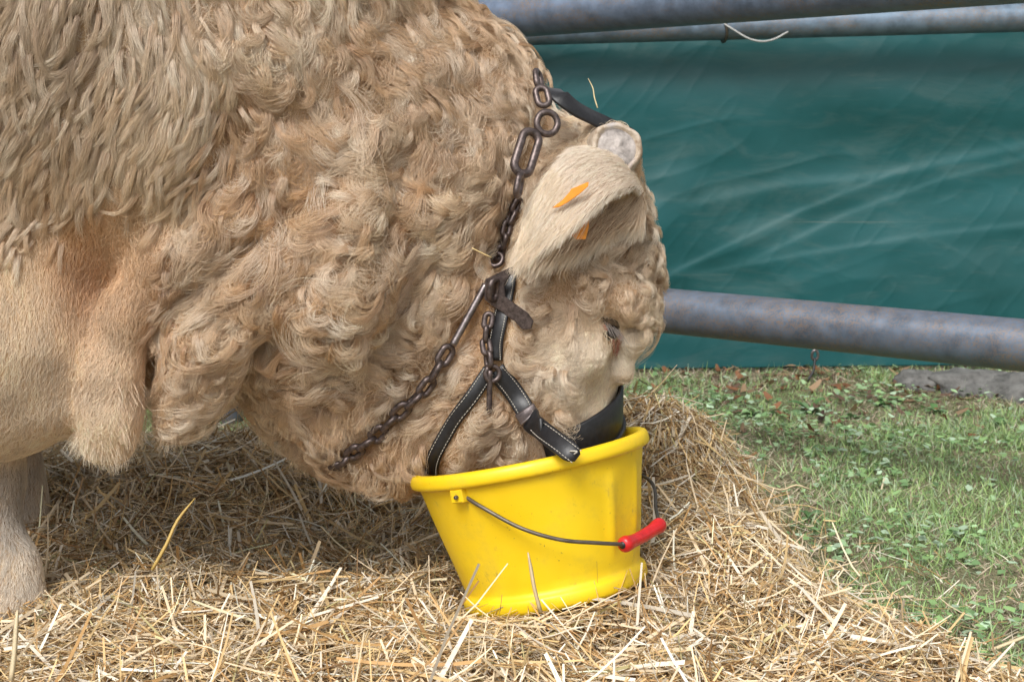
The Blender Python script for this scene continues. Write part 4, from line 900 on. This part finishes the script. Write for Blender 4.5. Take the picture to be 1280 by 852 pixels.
# ------------------------------------------------------------------ chain, rings, bar
def link_mesh_data(L, W, r, name='link', n=28, sides=8):
    h = (L - W) / 2; pts = []
    for i in range(n):
        a = 2 * math.pi * i / n; pts.append((h * (1 if math.cos(a) > 0 else -1) + (W / 2 - r) * math.cos(a), (W / 2 - r) * math.sin(a), 0))
    V, F = tube_arrays(np.array(pts), r, sides, True); me = mesh_of(name, V, F); me.polygons.foreach_set('use_smooth', np.ones(len(me.polygons), bool)); return me
def orient(c, t, n_, roll):
    t = norm(t); n_ = norm(n_ - t * (n_ @ t)); b_ = np.cross(n_, t); nn = n_ * math.cos(roll) + b_ * math.sin(roll); bb = np.cross(nn, t)
    return Matrix(((t[0], bb[0], nn[0], c[0]), (t[1], bb[1], nn[1], c[1]), (t[2], bb[2], nn[2], c[2]), (0, 0, 0, 1)))
def lay_links(root, xy, lift, L, W, r, me, mat, rolls=(0.25, 1.35), drop=0.0):
    xy = catmull(np.array(xy, float), 200); p, n_ = hit(xy[:, 0], xy[:, 1])
    for _ in range(60): p[1:-1] = (p[:-2] + 2 * p[1:-1] + p[2:]) / 4
    for _ in range(30): n_[1:-1] = norm(n_[:-2] + 2 * n_[1:-1] + n_[2:])
    p = p + n_ * lift; s_ = np.concatenate([[0], np.cumsum(np.linalg.norm(np.diff(p, axis=0), axis=1))]); pitch = L - 2.4 * r; k = 0; at_ = L / 2
    while at_ < s_[-1]:
        i = np.searchsorted(s_, at_); i = min(max(i, 1), 198); o = bpy.data.objects.new('link', me); C.objects.link(o)
        o.matrix_world = orient(p[i], p[i + 1] - p[i - 1], n_[i], rolls[k % 2] + random.uniform(-.15, .15)); put(o, root); k += 1; at_ += pitch
    return p, n_
me_link = link_mesh_data(0.040, 0.028, 0.0050); me_link.materials.append(M['iron'])
me_big = link_mesh_data(0.082, 0.040, 0.0065); me_big.materials.append(M['iron'])
me_ring = link_mesh_data(0.044, 0.042, 0.0052); me_ring.materials.append(M['iron'])
me_small = link_mesh_data(0.030, 0.020, 0.0043); me_small.materials.append(M['iron'])
me_ring2 = link_mesh_data(0.030, 0.029, 0.004); me_ring2.materials.append(M['iron'])
ch = thing('chain', 'dark iron chain round the bull\'s neck behind the ear and throat', 'chain', P(640, 262, 2.08))
lay_links(ch, [(562, 428), (545, 455), (520, 490), (492, 520), (462, 548), (426, 568)], 0.020, 0.040, 0.028, 0.0050, me_link, 'iron')
lay_links(ch, [(645, 245), (638, 268), (632, 295), (626, 322)], 0.016, 0.030, 0.020, 0.0043, me_small, 'iron', (0.6, 2.1))
lay_links(ch, [(618, 392), (615, 420), (612, 452)], 0.017, 0.030, 0.020, 0.0043, me_small, 'iron', (0.6, 2.1))
def single(me, name, a, b_, lift, roll):
    p, n_ = hit([a[0], b_[0]], [a[1], b_[1]]); p = p + n_ * lift; o = bpy.data.objects.new(name, me); C.objects.link(o)
    o.matrix_world = orient(p.mean(0), p[1] - p[0], n_.mean(0), roll); put(o, ch); return o
def set_link(me, name, a, b_, roll):
    a, b_ = P(*a), P(*b_); o = bpy.data.objects.new(name, me); C.objects.link(o); o.matrix_world = orient((a + b_) / 2, b_ - a, norm(CAM - a), roll); put(o, ch)
set_link(me_link, 'link', (671, 84, 2.20), (675, 116, 2.17), 1.2); set_link(me_link, 'link', (674, 104, 2.165), (682, 138, 2.145), 0.25)
set_link(me_ring, 'ring', (691, 138, 2.13), (677, 170, 2.115), 0.2); set_link(me_big, 'link', (668, 160, 2.11), (648, 222, 2.07), 0.35); set_link(me_link, 'link', (652, 214, 2.07), (645, 250, 2.055), 1.3)
single(me_ring2, 'ring', (627, 318), (622, 342), 0.020, 0.1)
single(me_ring2, 'ring', (616, 456), (612, 476), 0.016, 0.1)
# steel rod with an eye at each end, flat forked toggle, hanging pin
p, n_ = hit([612, 605, 588, 570, 562], [364, 376, 397, 420, 430]); ra_, rb_ = p[0] + n_[0] * 0.026, p[-1] + n_[-1] * 0.024; tube('rod', ra_ + np.linspace(0, 1, 24)[:, None] * (rb_ - ra_), 0.0056, M['steel'], ch, 12)
p, n_ = hit([612, 609], [462, 512]); a, b_ = p[0] + n_[0] * 0.018, p[1] + n_[1] * 0.016
tube('pin', np.linspace(0, 1, 12)[:, None] * (b_ - a) + a, np.interp(np.linspace(0, 1, 12), [0, .9, 1], [0.0042, 0.0046, 0.003]), M['iron'], ch, 10)
tgl = np.array([(604, 362), (607, 349), (621, 342), (640, 333), (653, 331), (650, 338), (637, 345), (630, 357), (632, 371), (646, 381), (660, 391), (667, 401), (664, 411), (653, 412), (645, 403), (629, 391), (614, 381), (606, 374)], float)
tpn, _ = hit(tgl[:, 0], tgl[:, 1]); yf = np.polyfit(tgl[:, 0], tpn[:, 1], 1); ys_ = [np.polyval(yf, 604) - 0.030, np.polyval(yf, 667) - 0.032]; yb = ys_[0] + 0.008
flat_piece('toggle', tgl, ys_[0], ys_[1], 0.006, M['iron'], ch)
set_link(me_link, 'link', (621, 336, yb - 0.030), (613, 388, yb - 0.026), 0.9)

# ------------------------------------------------------------------ bucket
bucket = thing('bucket', 'scuffed yellow plastic feed bucket tilted in the straw', 'bucket')
bucket.matrix_world = Matrix(((xa[0], ya[0], za[0], b0[0]), (xa[1], ya[1], za[1], b0[1]), (xa[2], ya[2], za[2], b0[2]), (0, 0, 0, 1)))
def flute(a, r, z):
    if z < 0.05 or z > 0.19: return 0
    k = min(1, (z - 0.05) / 0.03, (0.19 - z) / 0.02); out = 0.0006 * math.sin(5 * a + z * 30)
    for c0, am, w in ((-0.86, 0.0045, 0.055), (-0.46, 0.004, 0.05), (-0.66, -0.002, 0.08)): out += am * math.exp(-((a - 6.2832 - c0) / w) ** 2)
    return k * out
outer = [(0.0005, 0.006), (0.10, 0.006), (0.128, 0.002), (0.138, 0.0), (0.1435, 0.002), (0.1470, 0.008), (0.1470, 0.020), (0.1455, 0.0245), (0.1405, 0.0265), (0.1398, 0.034)]
outer += [(0.1405 + 0.0375 * k / 16, 0.036 + 0.166 * k / 16) for k in range(1, 17)]
outer += [(0.1785, 0.2055), (0.187, 0.206), (0.1902, 0.2085), (0.191, 0.213), (0.1905, 0.221), (0.188, 0.2265), (0.184, 0.2285), (0.178, 0.2285), (0.174, 0.2255), (0.1725, 0.220)]
inner = [(0.172 - 0.040 * k / 8, 0.21 - 0.185 * k / 8) for k in range(9)] + [(0.0005, 0.018)]
lathe('shell', outer + inner, 180, M['yellow'], bucket, flute)
B2W = np.array(bucket.matrix_world)
def wl(p): return B2W[:3, :3] @ np.array(p) + B2W[:3, 3]
W2B = np.linalg.inv(B2W)
def lw(p): p = np.atleast_2d(p); return p @ W2B[:3, :3].T + W2B[:3, 3]
lugA = math.radians(232); lugB = math.radians(52)
def lug(a):
    c = np.array([math.cos(a), math.sin(a), 0]); s_ = np.array([-c[1], c[0], 0]); V, F = [], []
    for d_, k in ((0.172, 1.0), (0.186, 1.0), (0.189, 0.86)):
        for u, v in ((-1, -1), (1, -1), (1, 1), (-1, 1)): V.append(c * d_ + s_ * u * 0.011 * k + np.array([0, 0, 0.196 + v * 0.010 * k]))
    for q_ in (0, 4): F += [(q_ + i, q_ + (i + 1) % 4, q_ + 4 + (i + 1) % 4, q_ + 4 + i) for i in range(4)]
    F += [(8, 9, 10, 11), (3, 2, 1, 0)]; link_mesh('lug', mesh_of('lug', V, F), M['yellow'], bucket, False)
    return c * 0.190 + np.array([0, 0, 0.196])
LA, LB = lug(lugA), lug(lugB)
hw = [lw(x)[0] for x in (P(580, 620, 2.035), P(600, 632, 2.015), P(650, 659, 1.985), P(700, 674, 1.978), P(745, 678, 1.990), P(782, 680, 2.020))]
he = [lw(x)[0] for x in (P(824, 655, 2.105), P(820, 636, 2.20), P(812, 600, 2.30))]
def local_tube(name, path, r, mat, sides=10):
    V, F = tube_arrays(path, r, sides); return link_mesh(name, mesh_of(name, V, F), mat, bucket)
local_tube('handle_wire', catmull([LA - LA * [0.06, 0.06, 0], LA + [0, -0.004, -0.001]] + hw, 70), 0.0030, M['wire'])
local_tube('handle_wire', catmull(he + [LB + [0.004, 0.004, -0.02], LB], 40), 0.0030, M['wire'])
ga, gb = lw(P(778, 681, 2.016))[0], lw(P(827, 654, 2.108))[0]; tg = np.linspace(0, 1, 26)
gp_ = ga + tg[:, None] * (gb - ga) + np.array([0, 0, -0.003]) * np.sin(np.pi * tg)[:, None]
gr = local_tube('grip', gp_, np.interp(tg, [0, .03, .10, .2, .3, .75, .88, .95, 1], [0.0085, 0.0118, 0.0125, 0.0105, 0.0098, 0.0100, 0.0118, 0.0122, 0.0085]), M['red_plastic'], 18)
me = bpy.data.meshes.new('grip_hole'); V, F = tube_arrays(np.array([ga - (gb - ga) * 0.012, ga + (gb - ga) * 0.02]), 0.0055, 12); hole = link_mesh('grip_hole', mesh_of('grip_hole', V, F), M['leather'], gr)

# ------------------------------------------------------------------ single stalks of straw that stand out
def stalk(pts, w, col, label):
    pts = catmull(np.array([P(*p) for p in pts]), 10); t = norm(np.gradient(pts, axis=0)); view = norm(CAM - pts); side = norm(np.cross(t, view)); up = np.cross(side, t)
    ww = w * np.interp(np.linspace(0, 1, 10), [0, 0.7, 1], [1, 0.9, 0.35]); V = []
    for i in range(10): V += [pts[i] - side[i] * ww[i] / 2, pts[i] + up[i] * ww[i] * 0.22, pts[i] + side[i] * ww[i] / 2, pts[i] - up[i] * ww[i] * 0.22]
    F = [(i * 4 + j, i * 4 + (j + 1) % 4, i * 4 + 4 + (j + 1) % 4, i * 4 + 4 + j) for i in range(9) for j in range(4)] + [(3, 2, 1, 0), (36, 37, 38, 39)]
    tag(link_mesh('straw_stalk', np_mesh('straw_stalk', V, [f for f in F], np.tile(col, (40, 1))), M['straw']), label, 'straw', 'single straws that stand out')
stalk([(676, 765, 1.95), (668, 735, 1.95), (664, 712, 1.955), (660, 690, 1.96)], 0.006, (0.62, 0.50, 0.30), 'pale upright straw blade in front of the yellow bucket')
stalk([(190, 712, 2.05), (208, 680, 2.06), (222, 650, 2.08), (244, 622, 2.1)], 0.0055, (0.55, 0.38, 0.12), 'golden upright stalk among the straw under the brisket')
stalk([(14, 850, 1.7), (18, 815, 1.71), (20, 785, 1.72), (22, 762, 1.73)], 0.007, (0.66, 0.55, 0.36), 'pale broad stalk standing at the lower left corner')
stalk([(1030, 742, 2.35), (1090, 755, 2.32), (1160, 772, 2.28), (1235, 790, 2.25)], 0.0045, (0.62, 0.48, 0.28), 'long straw lying out over the grass at right')
stalk([(1240, 812, 2.13), (1262, 803, 2.14), (1300, 788, 2.15)], 0.007, (0.68, 0.56, 0.36), 'thick straw at the right edge of the picture')
stalk([(940, 600, 2.8), (975, 612, 2.8), (995, 606, 2.8), (1015, 612, 2.8)], 0.005, (0.66, 0.54, 0.34), 'bent straw sticking out of the heap over the grass')
stalk([(747, 135, 2.14), (743, 122, 2.15), (741, 110, 2.16), (735, 98, 2.17)], 0.0022, (0.62, 0.52, 0.30), 'thin straw wisp standing up from the poll strap')
stalk([(590, 310, 2.05), (604, 317, 2.05), (615, 322, 2.05)], 0.0020, (0.68, 0.52, 0.25), 'tiny straw bit caught in the neck curls')
